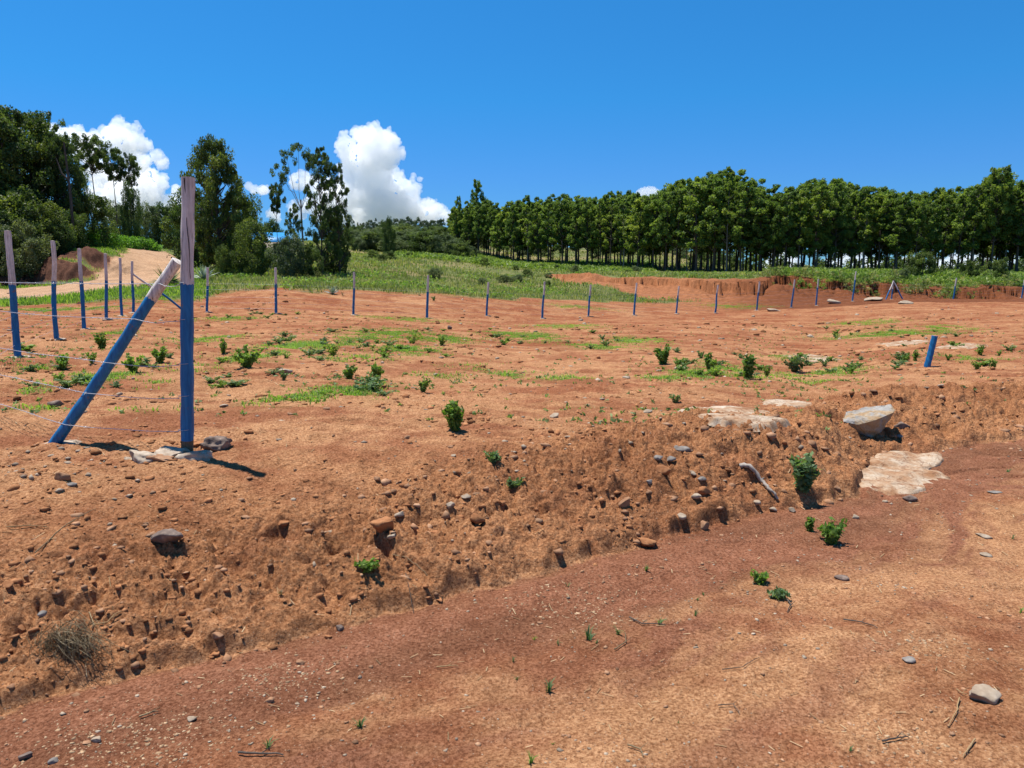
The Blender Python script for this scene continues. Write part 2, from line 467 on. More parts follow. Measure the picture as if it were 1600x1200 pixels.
M = {}
M['ground'] = mat_ground()
M['bark'] = mat_simple('bark', [(.3, (.045, .034, .028)), (.7, (.13, .105, .085))], 3, .9, .02, .6, (4, 4, .6))
M['pale_bark'] = mat_simple('pale_bark', [(.3, (.13, .11, .09)), (.7, (.30, .26, .22))], 3, .85, .02, .5, (4, 4, .6))
M['euc'] = mat_leaf('eucalyptus_leaves', (.050, .094, .024), (.150, .225, .052), (.28, .35, .082), .50)
M['darkleaf'] = mat_leaf('dark_leaves', (.030, .056, .020), (.076, .122, .036), (.18, .23, .06), .42)
M['greyleaf'] = mat_leaf('grey_green_leaves', (.045, .070, .038), (.095, .135, .065), (.19, .23, .11), .34)
M['farleaf'] = mat_leaf('far_leaves', (.045, .070, .045), (.075, .110, .065), (.12, .16, .085), .25)
M['hedge'] = mat_leaf('hedge_leaves', (.06, .14, .02), (.13, .28, .04), (.22, .40, .06), .45)
M['weed'] = mat_leaf('weed_leaves', (.06, .13, .026), (.15, .26, .05), (.30, .42, .10), .45)
M['bluegreen'] = mat_leaf('blue_green_leaves', (.05, .10, .040), (.12, .20, .08), (.24, .33, .14), .40)
M['grass'] = mat_leaf('grass_blades', (.10, .18, .03), (.21, .34, .055), (.36, .46, .12), .48, .6)
M['tallgrass'] = mat_leaf('tall_grass_blades', (.09, .13, .035), (.20, .245, .075), (.46, .44, .20), .35, .6)
M['crop'] = mat_leaf('crop_leaves', (.09, .15, .03), (.19, .28, .05), (.36, .42, .11), .40, .5)
M['dry'] = mat_leaf('dry_stalks', (.10, .065, .035), (.28, .20, .11), (.52, .42, .27), .2, .8)
M['agave'] = mat_leaf('agave_leaves', (.10, .15, .13), (.22, .30, .27), (.40, .46, .38), .1, .5)
M['stone_pale'] = mat_simple('pale_stone', [(.25, (.19, .13, .085)), (.5, (.31, .24, .17)), (.75, (.43, .355, .27))], 14, .9, .006, .7)
M['stone_tan'] = mat_simple('tan_stone', [(.25, (.18, .09, .046)), (.5, (.29, .155, .085)), (.75, (.38, .235, .14))], 14, .95, .006, .8)
M['stone_dark'] = mat_simple('dark_stone', [(.3, (.085, .06, .05)), (.55, (.17, .125, .10)), (.75, (.34, .25, .19))], 16, .9, .008, .8)
M['stone_grey'] = mat_simple('grey_stone', [(.3, (.12, .105, .092)), (.7, (.27, .24, .21))], 16, .85, .005, .6)
M['clod'] = mat_simple('earth_clod', [(.25, (.19, .080, .035)), (.5, (.295, .132, .060)), (.8, (.37, .19, .092))], 30, 1.0, .008, .9, spec=.05)
M['concrete'] = mat_simple('concrete', [(.25, (.19, .125, .08)), (.5, (.34, .27, .20)), (.75, (.46, .39, .31))], 25, .95, .006, .8)
M['wire'] = mat_simple('wire', [(.3, (.35, .36, .38)), (.7, (.60, .61, .64))], 40, .45, .001, .1)
M['wire'].node_tree.nodes['Principled BSDF'].inputs['Metallic'].default_value = .6

# ------------------------------------------------------------------ ground sheet
ys = [-40, -25, -15, -9, -5, -2.5, -1, 0, .5]
y = .5
while y < 1.8: y += .03; ys.append(y)
while y < 3.3: y += .0095; ys.append(y)
while y < 9: y += .0029 * y; ys.append(y)
while y < 44: y += .0052 * y; ys.append(y)
while y < 66: y += .14; ys.append(y)
while y < 80: y += .3; ys.append(y)
while y < 200: y += .010 * y; ys.append(y)
while y < 9000: y += .05 * y; ys.append(y)
ys = np.array(ys)
ac = np.linspace(-.86, .86, 1240)
ac = np.concatenate([-np.geomspace(4, .88, 50), ac, np.geomspace(.88, 4, 50)])
wy = np.where(ys > 1, ys + 2.2, 3.2 + (1 - ys) * 3)
GX = wy[:, None] * ac[None, :]; GY = np.repeat(ys[:, None], len(ac), 1)
gx = GX.ravel(); gy = GY.ravel()
gz = H(gx, np.maximum(gy, .1) * 1.0)
gz = np.where(gy > 900, gz - (gy - 900) * .004, gz)
nr, nc = GX.shape
idx = np.arange(nr * nc).reshape(nr, nc)
faces = np.stack([idx[:-1, :-1].ravel(), idx[:-1, 1:].ravel(), idx[1:, 1:].ravel(), idx[1:, :-1].ravel()], 1)

# where each soil or plant cover lies (measured over the ground itself)
patches = [(535, 615, 62, 14, 1.0), (430, 632, 45, 7, .9), (120, 597, 50, 8, 1.0), (30, 612, 40, 5, .7), (455, 540, 40, 9, 1.0), (640, 546, 50, 7, .9), (575, 528, 45, 6, .6), (790, 522, 42, 6, .6),
           (845, 527, 34, 8, .7), (990, 533, 55, 6, .6), (800, 586, 40, 6, .6), (880, 592, 50, 5, .5), (1090, 583, 60, 8, .6), (1170, 590, 40, 5, .5), (1390, 522, 100, 6, .7), (1480, 512, 30, 4, .6), (300, 575, 40, 8, .5), (180, 520, 40, 6, .3), (200, 640, 50, 6, .2), (300, 640, 30, 6, .2),
           (360, 497, 40, 3, .7), (420, 553, 30, 6, .8), (690, 590, 60, 6, .25), (1290, 583, 60, 6, .4), (950, 640, 100, 6, .1), (100, 484, 90, 3, .9), (240, 468, 40, 4, .9), (1150, 480, 60, 4, .35), (900, 478, 60, 3, .4), (1240, 560, 60, 5, .3), (740, 575, 50, 6, .2), (1330, 578, 40, 4, .4),
           (150, 590, 60, 10, .9), (60, 575, 40, 6, .4), (500, 540, 60, 9, .7), (610, 520, 70, 8, .6), (560, 560, 60, 7, .5), (700, 530, 50, 7, .6), (380, 560, 50, 8, .6), (480, 620, 70, 10, .9), (570, 602, 40, 8, .9), (1130, 575, 60, 8, .6), (1040, 590, 50, 6, .5), (1250, 590, 60, 6, .5), (940, 540, 60, 6, .6), (230, 600, 40, 8, .5), (330, 530, 50, 6, .4), (1520, 560, 50, 6, .3), (1350, 505, 60, 5, .4), (640, 500, 80, 4, .3), (880, 510, 70, 4, .3), (70, 640, 70, 7, .3)]
def seg(p, q, x, y):
    px, py = p; qx, qy = q
    dx, dy = qx - px, qy - py
    tt = np.clip(((x - px) * dx + (y - py) * dy) / (dx * dx + dy * dy), 0, 1)
    return np.hypot(x - px - tt * dx, y - py - tt * dy)
soil_edge_u = [-400, 0, 60, 300, 340, 431, 560, 640, 700, 800, 900, 1000, 1080, 1150, 1200, 1276, 1400, 1600, 2000]
soil_edge_y = [31.0, 31.0, 31.2, 32.3, 34, 36, 38, 38.5, 39.5, 42, 46, 48, 51, 56, 62, 60.5, 60.5, 61, 60]
# dirt road on the left, as a polyline with widths
road_pts = [(-70, 34, 14), (-42, 37.5, 13), (-31, 38, 12), (-25.5, 39, 9.5), (-22.6, 42.5, 6.4), (-23.2, 48, 4.6), (-26.0, 55, 4.0), (-29.6, 62, 3.7), (-33.5, 68, 3.4), (-42, 76, 3)]
def road_mask(x, y):
    m = np.zeros_like(x)
    for (a, b) in zip(road_pts[:-1], road_pts[1:]):
        d = seg(a[:2], b[:2], x, y) + .5 * pn(x * .4, y * .4, 61)
        w = (a[2] + b[2]) / 4 * 1.02
        m = np.maximum(m, 1 - sstep(w * .92, w * 1.08, d))
    return m
def cover(x, y):
    """0..1: grassy ground beyond the soil"""
    a = 800 + F * x / np.maximum(y, 1)
    e = np.interp(a, soil_edge_u, soil_edge_y)
    g = sstep(-.6, .8, y - e + 1.4 * fbm(x * .35, y * .35, 62, 3))
    g = g * (1 - road_mask(x, y))
    dz = np.abs(table(x, y + .6) - table(x, y - .6)) / 1.2
    # bare cut faces
    bare = sstep(.16, .3, dz + .05 * pn(x, y, 64)) * (y > 43) * (y < 82)
    strip = (a > 850) & (a < 1215) & (y > 48) & (y < 75)
    top = np.interp(a, [850, 900, 1000, 1118, 1200, 1215], [78, 70, 64, 59, 57.5, 57])
    st = np.interp(a, [850, 900, 1000, 1060, 1118, 1215], [73, 64, 56, 53.5, 52, 48])
    bare = np.maximum(bare, strip * sstep(-.5, .5, y - st) * (1 - sstep(-.3, .8, y - top)))
    dirt = (a > 990) & (y < 56)
    bare = np.maximum(bare, dirt * sstep(51, 53, y))
    return g * (1 - np.clip(bare, 0, 1))
def S(r, g, b):  # sRGB 0-255 to linear
    c = np.array([r, g, b]) / 255.
    return np.where(c <= .04045, c / 12.92, ((c + .055) / 1.055) ** 2.4)
crust = np.array([.375, .188, .090]); red = np.array([.248, .098, .046]); silt = np.array([.186, .077, .041]); deep = np.array([.222, .074, .032])
tan = np.array([.38, .235, .14]); gr = np.array([.095, .115, .035])
tt = toe_t(gx, gy)
nA = fbm(gx * .55, gy * .9, 71, 4, .6); nB = fbm(gx * 2.2, gy * 3.2, 72, 4, .65); nC = fbm(gx * .12, gy * .30, 73, 4, .6)
mixA = sstep(-.5, .55, nA * .8 + nB * .5 + .12)
colr = red[None] * (1 - mixA[:, None]) + crust[None] * mixA[:, None]
# further over the field it turns redder, in long streaks
fr = sstep(6, 22, gy) * .55 + sstep(26, 40, gy) * .3
stk = np.clip(fr * (1 + .7 * nC) + .25 * nC, 0, .9)[:, None]
far_c = deep[None] * (1 - sstep(-.5, .6, nA + .6 * nB))[:, None] + (np.array([.292, .130, .060]))[None] * sstep(-.5, .6, nA + .6 * nB)[:, None]
colr = colr * (1 - stk) + far_c * stk
bk = (sstep(-.02, .06, tt) * (1 - sstep(.8, 1.9, tt)) * (gy < 14) * (.75 + .3 * nB))[:, None]
bk = np.clip(bk, 0, .9)
bcol = np.array([.298, .132, .058])[None] * (1 + .10 * nA + .10 * nB)[:, None]
colr = colr * (1 - bk) + bcol * bk
# smooth washed silt in the track beside the bank
fl = fbm(tt * 2.2 + .3 * nA, gx * .45, 74, 4, .6)
rd = (1 - sstep(-.03, .01, tt))
sm = rd * np.clip(sstep(-1.15, -.55, tt + .35 * fl) * .9 + sstep(.05, .7, fl + .3 * nB) * .6, 0, 1)
sm = np.where(gy < 12, sm, 0)[:, None]
siltc = silt[None] * (.9 + .35 * sstep(-.5, .6, fl))[:, None]
colr = colr * (1 - sm) + siltc * sm
rr = road_mask(gx, gy)[:, None] * (gy > 24)[:, None]
rt = tan[None] * (1 + .16 * fbm(gx * .4, gy * 1.2, 75, 3))[:, None]
colr = colr * (1 - rr) + rt * rr
cv = cover(gx, gy)[:, None]
lightg = np.array([.20, .18, .075])
hp2 = (sstep(-.1, .5, fbm(gx * .07, gy * .05, 99, 4)) * (gy > 55))[:, None]
gm_ = gr[None] * (1 - .45 * sstep(-.4, .6, nC + nA)[:, None]) + lightg[None] * .45 * sstep(-.4, .6, nC + nA)[:, None]
gm_ = gm_ * (1 - .6 * hp2) + np.array([.26, .185, .095])[None] * .6 * hp2
colr = colr * (1 - cv) + gm_ * cv
pm = np.zeros(len(gx))
for (u_, v_, ru, rv, den) in patches:
    c_ = at(u_, v_); ex = ru * c_.y / F; ey = min(3.5, abs(at(u_, v_ - rv).y - at(u_, v_ + rv).y) / 2)
    q_ = ((gx - c_.x) / ex) ** 2 + ((gy - c_.y) / ey) ** 2
    near_ = q_ < 4
    pm[near_] = np.maximum(pm[near_], np.exp(-q_[near_] * 1.1) * den)
pm = (pm * sstep(-.35, .35, pn(gx * 2.1, gy * 2.1, 85)) * .9)[:, None]
colr = colr * (1 - pm) + np.array([.12, .165, .045])[None] * pm
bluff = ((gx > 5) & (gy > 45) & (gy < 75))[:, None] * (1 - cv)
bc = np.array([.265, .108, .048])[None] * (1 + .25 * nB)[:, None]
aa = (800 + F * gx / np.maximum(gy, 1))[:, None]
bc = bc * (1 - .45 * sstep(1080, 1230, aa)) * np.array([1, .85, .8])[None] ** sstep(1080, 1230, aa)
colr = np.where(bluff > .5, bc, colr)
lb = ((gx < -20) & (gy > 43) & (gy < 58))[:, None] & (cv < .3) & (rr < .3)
colr = np.where(lb, np.array([.095, .044, .028])[None], colr)  # left road cut: shade under the trees is put into the soil colour
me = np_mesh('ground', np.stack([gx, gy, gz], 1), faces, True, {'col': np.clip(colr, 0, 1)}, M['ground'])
tag(obj('ground', me), kind='structure')
del GX, GY, faces, colr, gm_, far_c, siltc

# ------------------------------------------------------------------ foliage builders
def leaves(g, centers, radii, n, L, W, rs, flat=1.0, droop=0.0, fold=False, tbase=None):
    """n leaf faces per clump, biased to the clump's outer part"""
    C = np.repeat(np.asarray(centers, float), n, 0); Rr = np.repeat(np.asarray(radii, float), n)
    k = len(C)
    d = rs.normal(size=(k, 3)); d /= np.linalg.norm(d, axis=1)[:, None]
    r = rs.uniform(.25, 1, k) ** .5
    P = C + d * (Rr * r)[:, None] * np.array([1, 1, flat])
    ax = rs.normal(size=(k, 3)); ax[:, 2] -= droop; ax /= np.linalg.norm(ax, axis=1)[:, None]
    nn = rs.normal(size=(k, 3)) + d * .9 + np.array([0, 0, .5]); sd = np.cross(ax, nn); sd /= np.linalg.norm(sd, axis=1)[:, None] + 1e-9
    l = L * rs.uniform(.6, 1.35, k)[:, None]; w = W * rs.uniform(.6, 1.3, k)[:, None]
    v = np.stack([P - ax * l * .5, P + sd * w * .5 - ax * l * .08, P + ax * l * .5, P - sd * w * .5 - ax * l * .08], 1).reshape(-1, 3)
    f = np.arange(k * 4).reshape(k, 4)
    tb = np.repeat(rs.uniform(.25, .75, len(centers)) if tbase is None else tbase, n)
    tint = np.clip(tb + rs.normal(0, .16, k), 0, 1)
    g.add(v, f, np.repeat(tint, 4))

def tree_meshes(name, h, cw, bare, seed, leafmat, barkmat, nclump, nleaf, L, W, trunk_r, droop=.6, shape='cone', lean=0, flat=1.0, cr=1.0, branchy=True, wind=0.0):
    """a tapered trunk with limbs, and a crown of leaf clumps; base at the origin"""
    rs = np.random.RandomState(seed)
    tg = Geo(); cg = Geo()
    pts = []; k = 9
    ox, oy = rs.uniform(-1, 1, 2) * .02 * h
    for i in range(k):
        s = i / (k - 1)
        pts.append(Vector((lean * h * s + ox * math.sin(s * 4), oy * math.sin(s * 3.3 + 1), -.3 + (h * .93 + .3) * s)))
    tube(tg, pts, [trunk_r * (1.25 - .25 * min(1, i) - .86 * i / (k - 1)) for i in range(k)], 7, .5)
    cc = []; rad = []
    for i in range(nclump):
        s = (i + rs.uniform(0, 1)) / nclump                # 0 bottom .. 1 top of the crown
        zz = h * (bare + (1 - bare) * (.04 + .93 * s))
        if shape == 'cone': prof_ = (math.sin(math.pi * min(1, .20 + .74 * s)) ** .6) * (1 - .15 * s)
        elif shape == 'round': prof_ = math.sin(math.pi * (.10 + .84 * s)) ** .7
        elif shape == 'umbrella': prof_ = (.45 + .55 * s) * (1 if s < .85 else .7)
        elif shape == 'column': prof_ = .8 * (1 - s ** 4)
        else: prof_ = 1 - .8 * s
        th = i * 2.4 + rs.uniform(-.6, .6)
        rr_ = cw * .5 * prof_ * rs.uniform(.35, .95)
        ti = min(k - 1.001, s * 0 + (zz / (h * .93)) * (k - 1)); b0 = pts[int(min(ti, k - 2))].lerp(pts[int(min(ti, k - 2)) + 1], min(1, ti - int(min(ti, k - 2))))
        c = Vector((b0.x + rr_ * math.cos(th) + wind * rr_, b0.y + rr_ * math.sin(th), zz + rs.uniform(-.03, .03) * h))
        r = cw * .5 * cr * rs.uniform(.26, .46) * (.75 + .35 * prof_)
        cc.append(tuple(c)); rad.append(r)
        if branchy and rr_ > .12 * cw:
            st = pts[0].lerp(pts[-1], max(.1, (zz - rr_ * rs.uniform(.5, 1.0)) / (h * .93)))
            st.x = b0.x * .9
            mid = st.lerp(c, .5) + Vector((0, 0, -.06 * rr_))
            tube(tg, [st, mid, c], [trunk_r * .38, trunk_r * .24, trunk_r * .1], 5, .5, cap=False)
    # sub clumps give an uneven outline
    sc_, sr_ = [], []
    tb = []
    for c, r in zip(cc, rad):
        b = rs.uniform(.2, .8)
        for q in range(4):
            d = rs.normal(size=3); d /= np.linalg.norm(d)
            sc_.append((c[0] + d[0] * r * .62, c[1] + d[1] * r * .62, c[2] + d[2] * r * .55 * flat)); sr_.append(r * rs.uniform(.38, .68)); tb.append(np.clip(b + rs.normal(0, .1), 0, 1))
    leaves(cg, sc_, sr_, max(3, nleaf // len(sc_)), L, W, rs, flat, droop, tbase=np.array(tb))
    return tg.mesh(name + '_trunk', barkmat, True), cg.mesh(name + '_crown', leafmat)

def place_tree(meshes, name, x, y, h, h0, rz, label, cat='tree', group=None, wscale=1.0, parts=('trunk', 'crown')):
    s = h / h0
    e = empty(name, (x, y, H1(x, y) - .05), rz); e.scale = (s * wscale, s * wscale, s)
    for me_, pn_ in zip(meshes, parts): obj(pn_, me_, e)
    return tag(e, label, cat, group)
def top_h(x, y, vtop): return zrow(vtop, y) - H1(x, y)

# ------------------------------------------------------------------ plantation of tall trees on the right
pl = [tree_meshes('plantation_tree', 15, 5.4, .22 + .06 * (i % 3), 100 + i, M['euc'], M['bark'], 42, 7600, .40, .16, .17, .9, 'cone', cr=.70, wind=.12) for i in range(6)]
pl2 = [tree_meshes('plantation_tree', 15, 4.2, .27, 130 + i, M['euc'], M['pale_bark'] if i else M['bark'], 34, 5000, .38, .14, .13, .9, 'cone', cr=.62) for i in range(3)]
GU = [700, 720, 745, 770, 800, 830, 870, 900, 950, 985, 1010, 1050, 1080, 1120, 1150, 1170, 1190, 1230, 1270, 1320, 1350, 1400, 1450, 1490, 1530, 1545, 1570, 1600, 1700, 1800]
GV = [330, 318, 312, 314, 312, 305, 300, 306, 300, 291, 299, 286, 270, 263, 268, 282, 298, 287, 273, 281, 292, 297, 294, 288, 276, 264, 281, 276, 270, 270]
GD_u = [700, 720, 800, 900, 1000, 1100, 1200, 1400, 1600, 1800]; GD_d = [146, 140, 126, 113, 103, 97, 94, 92, 91, 91]
ntree = 0
rsg = np.random.RandomState(5)
gl = 'slender bare-trunked tree of the dense grove behind the cut bank'
for row in range(5):
    u = 712.0 + rsg.uniform(0, 10)
    while u < 1690:
        d = np.interp(u, GD_u, GD_d)
        if row == 4 and 1195 < u and rsg.rand() < .4:
            u += 20; continue
        dd = d + row * 3.4 + rsg.uniform(-1, 1)
        x_, y_ = xy(u, dd)
        vt = np.interp(u, GU, GV) + rsg.uniform(-4, 9) + (9 if rsg.rand() < .3 else 0) + (0 if row in (1, 2) else 5)
        hh = top_h(x_, y_, vt)
        kind_ = pl if rsg.rand() < .72 else pl2
        place_tree(kind_[rsg.randint(len(kind_))], 'plantation_tree', x_, y_, hh, 15, rsg.uniform(0, 6.28), gl, 'tree', 'trees of the plantation grove', rsg.uniform(.85, 1.25) * (15 / hh) ** .3)
        ntree += 1
        u += rsg.uniform(17, 27) * 100 / dd
# the two that stand out
for (u, vt, d, w, lab) in [(746, 281, 138, .72, 'tall pointed dark tree rising above the left end of the grove'),
                        (718, 306, 142, .6, 'slim pointed tree at the very left end of the grove'),
                        (1547, 258, 90, .9, 'tallest tree near the right edge, its crown standing above the grove')]:
    x_, y_ = xy(u, d); hh = top_h(x_, y_, vt)
    place_tree(pl[u % 6], 'plantation_tree', x_, y_, hh, 15, u * .1, lab, 'tree', None, w)

# darker trees on the rise behind the middle of the grove
for i in range(30):
    u = 930 + i * 9.5 + rsg.uniform(-4, 4); d = rsg.uniform(150, 172); x_, y_ = xy(u, d)
    place_tree(pl2[i % 3], 'background_tree', x_, y_, max(3.5, top_h(x_, y_, rsg.uniform(368, 384))), 15, i, 'dark tree standing on the rise beyond the grove trunks', 'tree', 'trees beyond the grove', 2.3)
# low scrub seen between the trunks
scrub = [tree_meshes('scrub', 3, 4.0, .05, 160 + i, M['darkleaf'], M['bark'], 9, 900, .34, .2, .06, 0, 'round', branchy=False) for i in range(3)]
for i in range(52):
    u = 1080 + i * 11 + rsg.uniform(-8, 8); d = rsg.uniform(112, 128)
    x_, y_ = xy(u, d)
    place_tree(scrub[i % 3], 'shrub', x_, y_, max(2.0, zrow(rsg.uniform(400, 422), y_) - H1(x_, y_)), 3, i, 'low dark shrub seen between the trunks of the grove', 'shrub', 'undergrowth shrubs behind the grove', 1.0)

# ------------------------------------------------------------------ left hand trees
big = [tree_meshes('big_tree', 13, 10.5, .06, 200 + i, M['darkleaf'], M['bark'], 90, 38000, .30, .15, .26, .6, 'round', cr=.58) for i in range(3)]
bushy = [tree_meshes('bushy_tree', 6, 6.6, .0, 210 + i, M['darkleaf'], M['bark'], 30, 15000, .22, .13, .12, .2, 'round', cr=.95, branchy=False) for i in range(3)]
greyb = [tree_meshes('grey_bush', 5, 5.5, .0, 220 + i, M['greyleaf'], M['bark'], 26, 12000, .20, .12, .10, .1, 'round', cr=.95, branchy=False) for i in range(2)]
umb = [tree_meshes('umbrella_tree', 14, 6.2, .68, 230 + i, M['darkleaf'], M['bark'], 40, 9000, .28, .12, .13, .6, 'umbrella', cr=.55) for i in range(3)]
euc = [tree_meshes('gum_tree', 13, 7.0, .08, 240 + i, M['darkleaf'], M['bark'], 80, 17000, .28, .10, .16, 1.2, 'cone', cr=.42, wind=.15) for i in range(3)]
LT = [ # u, depth, v_top, mesh, width scale, name, label
 (-70, 52, 165, big[0], 1.0, 'broadleaf_tree', 'large dark tree cut by the left edge of the photo'),
 (12, 54, 168, big[1], .80, 'broadleaf_tree', 'tall dark tree at the far left, its leafy top open to the sky'),
 (62, 57, 178, big[2], .80, 'broadleaf_tree', 'big dark tree with sunlit crown behind the first pair of fence posts'),
 (92, 60, 181, umb[2], .55, 'tall_tree', 'small feathery top poking up right of the big dark trees'),
 (110, 56, 212, big[0], .55, 'broadleaf_tree', 'dark tree right of the big mass beside the grey bare trunk'),
 (-8, 49, 318, bushy[2], 1.0, 'bushy_tree', 'dark bush filling the space under the big trees at the left edge'),
 (60, 50, 345, bushy[0], 1.1, 'bushy_tree', 'wide dark bush between the second fence post and the cut bank'),
 (100, 51, 350, bushy[2], .9, 'bushy_tree', 'low dark bush on the left end of the cut bank'),
 (20, 50, 300, bushy[0], 1.0, 'bushy_tree', 'lower dark bushy tree behind the leftmost fence post'),
 (-30, 48, 330, greyb[0], 1.0, 'bushy_tree', 'grey-green bush at the left edge below the big trees'),
 (42, 47.5, 352, greyb[1], .9, 'bushy_tree', 'dusty grey-green bush between the first two fence posts'),
 (75, 51, 320, bushy[1], .9, 'bushy_tree', 'dark bush behind the second fence post'),
 (118, 53, 330, bushy[2], .8, 'bushy_tree', 'dark bush standing on the cut earth bank'),
 (150, 58, 300, bushy[0], .8, 'bushy_tree', 'dark rounded tree above the end of the cut bank'),
 (157, 66, 211, umb[0], .95, 'tall_tree', 'tall bare-trunked tree with umbrella crown against the white cloud'),
 (188, 68, 232, umb[1], .85, 'tall_tree', 'second tall thin tree with tufted crown against the cloud'),
 (216, 69, 240, umb[2], .62, 'tall_tree', 'slender tree with the smallest crown, rightmost of the three on the cloud'),
 (212, 66, 290, bushy[1], .34, 'bushy_tree', 'narrow dark conical tree below the slender trees'),
 (184, 72, 318, greyb[0], .8, 'bushy_tree', 'mid green tree behind the left end of the bright hedge'),
 (233, 78, 322, greyb[1], .7, 'bushy_tree', 'grey-green tree behind the middle of the hedge'),
 (262, 80, 320, bushy[2], .8, 'bushy_tree', 'dark leafy tree where the dirt road disappears'),
 (290, 84, 322, bushy[0], .8, 'bushy_tree', 'dark tree just beyond the top of the dirt road'),
 (205, 90, 330, bushy[1], 1.1, 'bushy_tree', 'hazy dark tree far behind the hedge'),
 (345, 50, 219, big[2], .62, 'broadleaf_tree', 'tall rounded dark tree right behind the big corner post'),
 (312, 56, 300, bushy[1], .75, 'bushy_tree', 'leafy dark tree directly behind the corner post'),
 (378, 52, 300, bushy[0], .62, 'bushy_tree', 'lower dark tree right of the tall rounded tree'),
 (350, 46, 383, bushy[2], .60, 'bushy_tree', 'bright green bush at the foot of the tall rounded tree'),
 (396, 47, 345, bushy[1], .72, 'bushy_tree', 'wide dark bush left of the blue roof'),
 (437, 58, 288, umb[1], .60, 'tall_tree', 'small thin tree with a wispy top left of the open-branched tree'),
 (425, 62, 345, bushy[2], .7, 'bushy_tree', 'dark tree behind the blue roof'),
 (462, 50, 318, euc[0], .72, 'gum_tree', 'leafy gum tree left of the two drooping ones'),
 (455, 46, 372, greyb[0], .95, 'bushy_tree', 'silvery green bush behind the back row fence posts'),
 (488, 47, 385, bushy[0], .7, 'bushy_tree', 'dark bush under the drooping gum tree'),
 (504, 50, 228, euc[1], .66, 'gum_tree', 'tall drooping gum tree in front of the tall cloud'),
 (530, 51, 252, euc[2], .62, 'gum_tree', 'gum tree with hanging branches reaching over the cloud'),
 (522, 52, 330, bushy[1], .50, 'bushy_tree', 'dark foliage low on the right of the gum trees'),
 (608, 108, 341, bushy[2], .38, 'bushy_tree', 'lone small dark tree standing on the green slope'),
]
for i, (u, d, vt, ms, ws, nmx, lab) in enumerate(LT):
    x_, y_ = xy(u, d); hh = top_h(x_, y_, vt)
    h0 = {id(q): s_ for L_, s_ in ((big, 13), (bushy, 6), (greyb, 5), (umb, 14), (euc, 13)) for q in L_}[id(ms)]
    ww = ws * (h0 / hh) * (hh / h0 if ms in big else 1) if False else ws
    place_tree(ms, nmx, x_, y_, hh, h0, i * 1.7, lab, 'tree', None, ww)

# the thin tree with bare forked limbs
def forked():
    rs = np.random.RandomState(3); tg = Geo(); cg = Geo()
    tube(tg, [(0, 0, -.3), (.05, 0, 3), (-.05, .1, 6.0), (0, 0, 7.2)], [.14, .12, .10, .08], 7)
    tips = [(-2.6, .2, 10.2), (-1.5, -.3, 11.3), (-.2, .3, 12.3), (.9, 0, 11.9), (1.7, .2, 10.9), (-2.0, .4, 9.3)]
    cc = []; rr_ = []
    for t_ in tips:
        tube(tg, [(0, 0, 6.2), (t_[0] * .45 + .15 * math.sin(t_[2] * 7), t_[1] * .4, 7.9), (t_[0] * .8, t_[1], t_[2] - 1.1), t_], [.035, .03, .02, .010], 5)
        for q in range(9):
            cc.append((t_[0] + rs.normal(0, .5), t_[1] + rs.normal(0, .5), t_[2] + rs.normal(0, .45) - .2)); rr_.append(rs.uniform(.2, .42))
    leaves(cg, cc, rr_, 60, .26, .09, rs, 1, .8)
    return tg.mesh('forked_trunk', M['pale_bark'], True), cg.mesh('forked_crown', M['darkleaf'])
x_, y_ = xy(475, 55)
place_tree(forked(), 'forked_tree', x_, y_, top_h(x_, y_, 224), 12.6, 0, 'thin tree with bare forked limbs and feathery tips, the cloud showing through', 'tree', None, .8)
# grey leaning bare trunk among the left trees
g = Geo(); x_, y_ = xy(120, 52.5)
hb = top_h(x_, y_, 222)
tube(g, [(0, 0, -.3), (.05, 0, hb * .5), (-.12, 0, hb)], [.11, .09, .05], 8)
tube(g, [(-.02, 0, hb * .66), (-.45, 0, hb * .72), (-.75, 0, hb * .86)], [.07, .055, .03], 6)
o = obj('bare_trunk', g.mesh('bare_trunk', M['bark'], True)); o.location = (x_, y_, H1(x_, y_))
tag(o, 'grey leafless trunk standing up in front of the dark trees', 'dead tree')

# far wood on the hill
fart = [tree_meshes('far_tree', 10, 6.5, .12, 260 + i, M['farleaf'], M['bark'], 12, 1000, .75, .40, .16, .2, 'round', cr=1.0, branchy=False) for i in range(4)]
rsf = np.random.RandomState(8)
for row in range(3):
    u = 528.0
    while u < 735:
        d = 205 + row * 9 + rsf.uniform(-3, 3)
        x_, y_ = xy(u, d); vt = np.interp(u, [528, 570, 610, 650, 700, 735], [346, 345, 339, 340, 344, 340]) + rsf.uniform(-3, 8)
        place_tree(fart[rsf.randint(4)], 'hill_tree', x_, y_, top_h(x_, y_, vt), 10, rsf.uniform(0, 6), 'pale distant tree in the wood along the hill top under the cloud', 'tree', 'trees of the far hilltop wood', rsf.uniform(.8, 1.1))
        u += rsf.uniform(9, 16)
# shrubs over the hillside
for i in range(110):
    u = rsf.uniform(545, 1150) if i > 50 else rsf.uniform(550, 740); d = rsf.uniform(112, 190) if u < 740 else rsf.uniform(150, 200)
    x_, y_ = xy(u, d)
    ms = greyb[i % 2] if i % 3 else bushy[i % 3]
    place_tree(ms, 'shrub', x_, y_, rsf.uniform(1.4, 3.6), 5.5, i, 'round shrub on the overgrown green hillside', 'shrub', 'shrubs on the far hillside', rsf.uniform(1.0, 1.7))
for (u, d, h_, lab) in [(1440, 68, 2.3, 'dark round bush standing in the crops left of the braced post'), (1558, 66, 1.9, 'dark bush in the crops near the right edge'), (1512, 68, 1.6, 'bright leafy bush between the two dark bushes'), (1410, 64, 1.3, 'bright low bush above the braced far post')]:
    x_, y_ = xy(u if u != 1440 else 1560, d) if False else xy(u, d)
    place_tree((bushy if 'dark' in lab else greyb)[0], 'bush', x_, y_, h_, 5.5, u, lab, 'bush', None, 1.1)

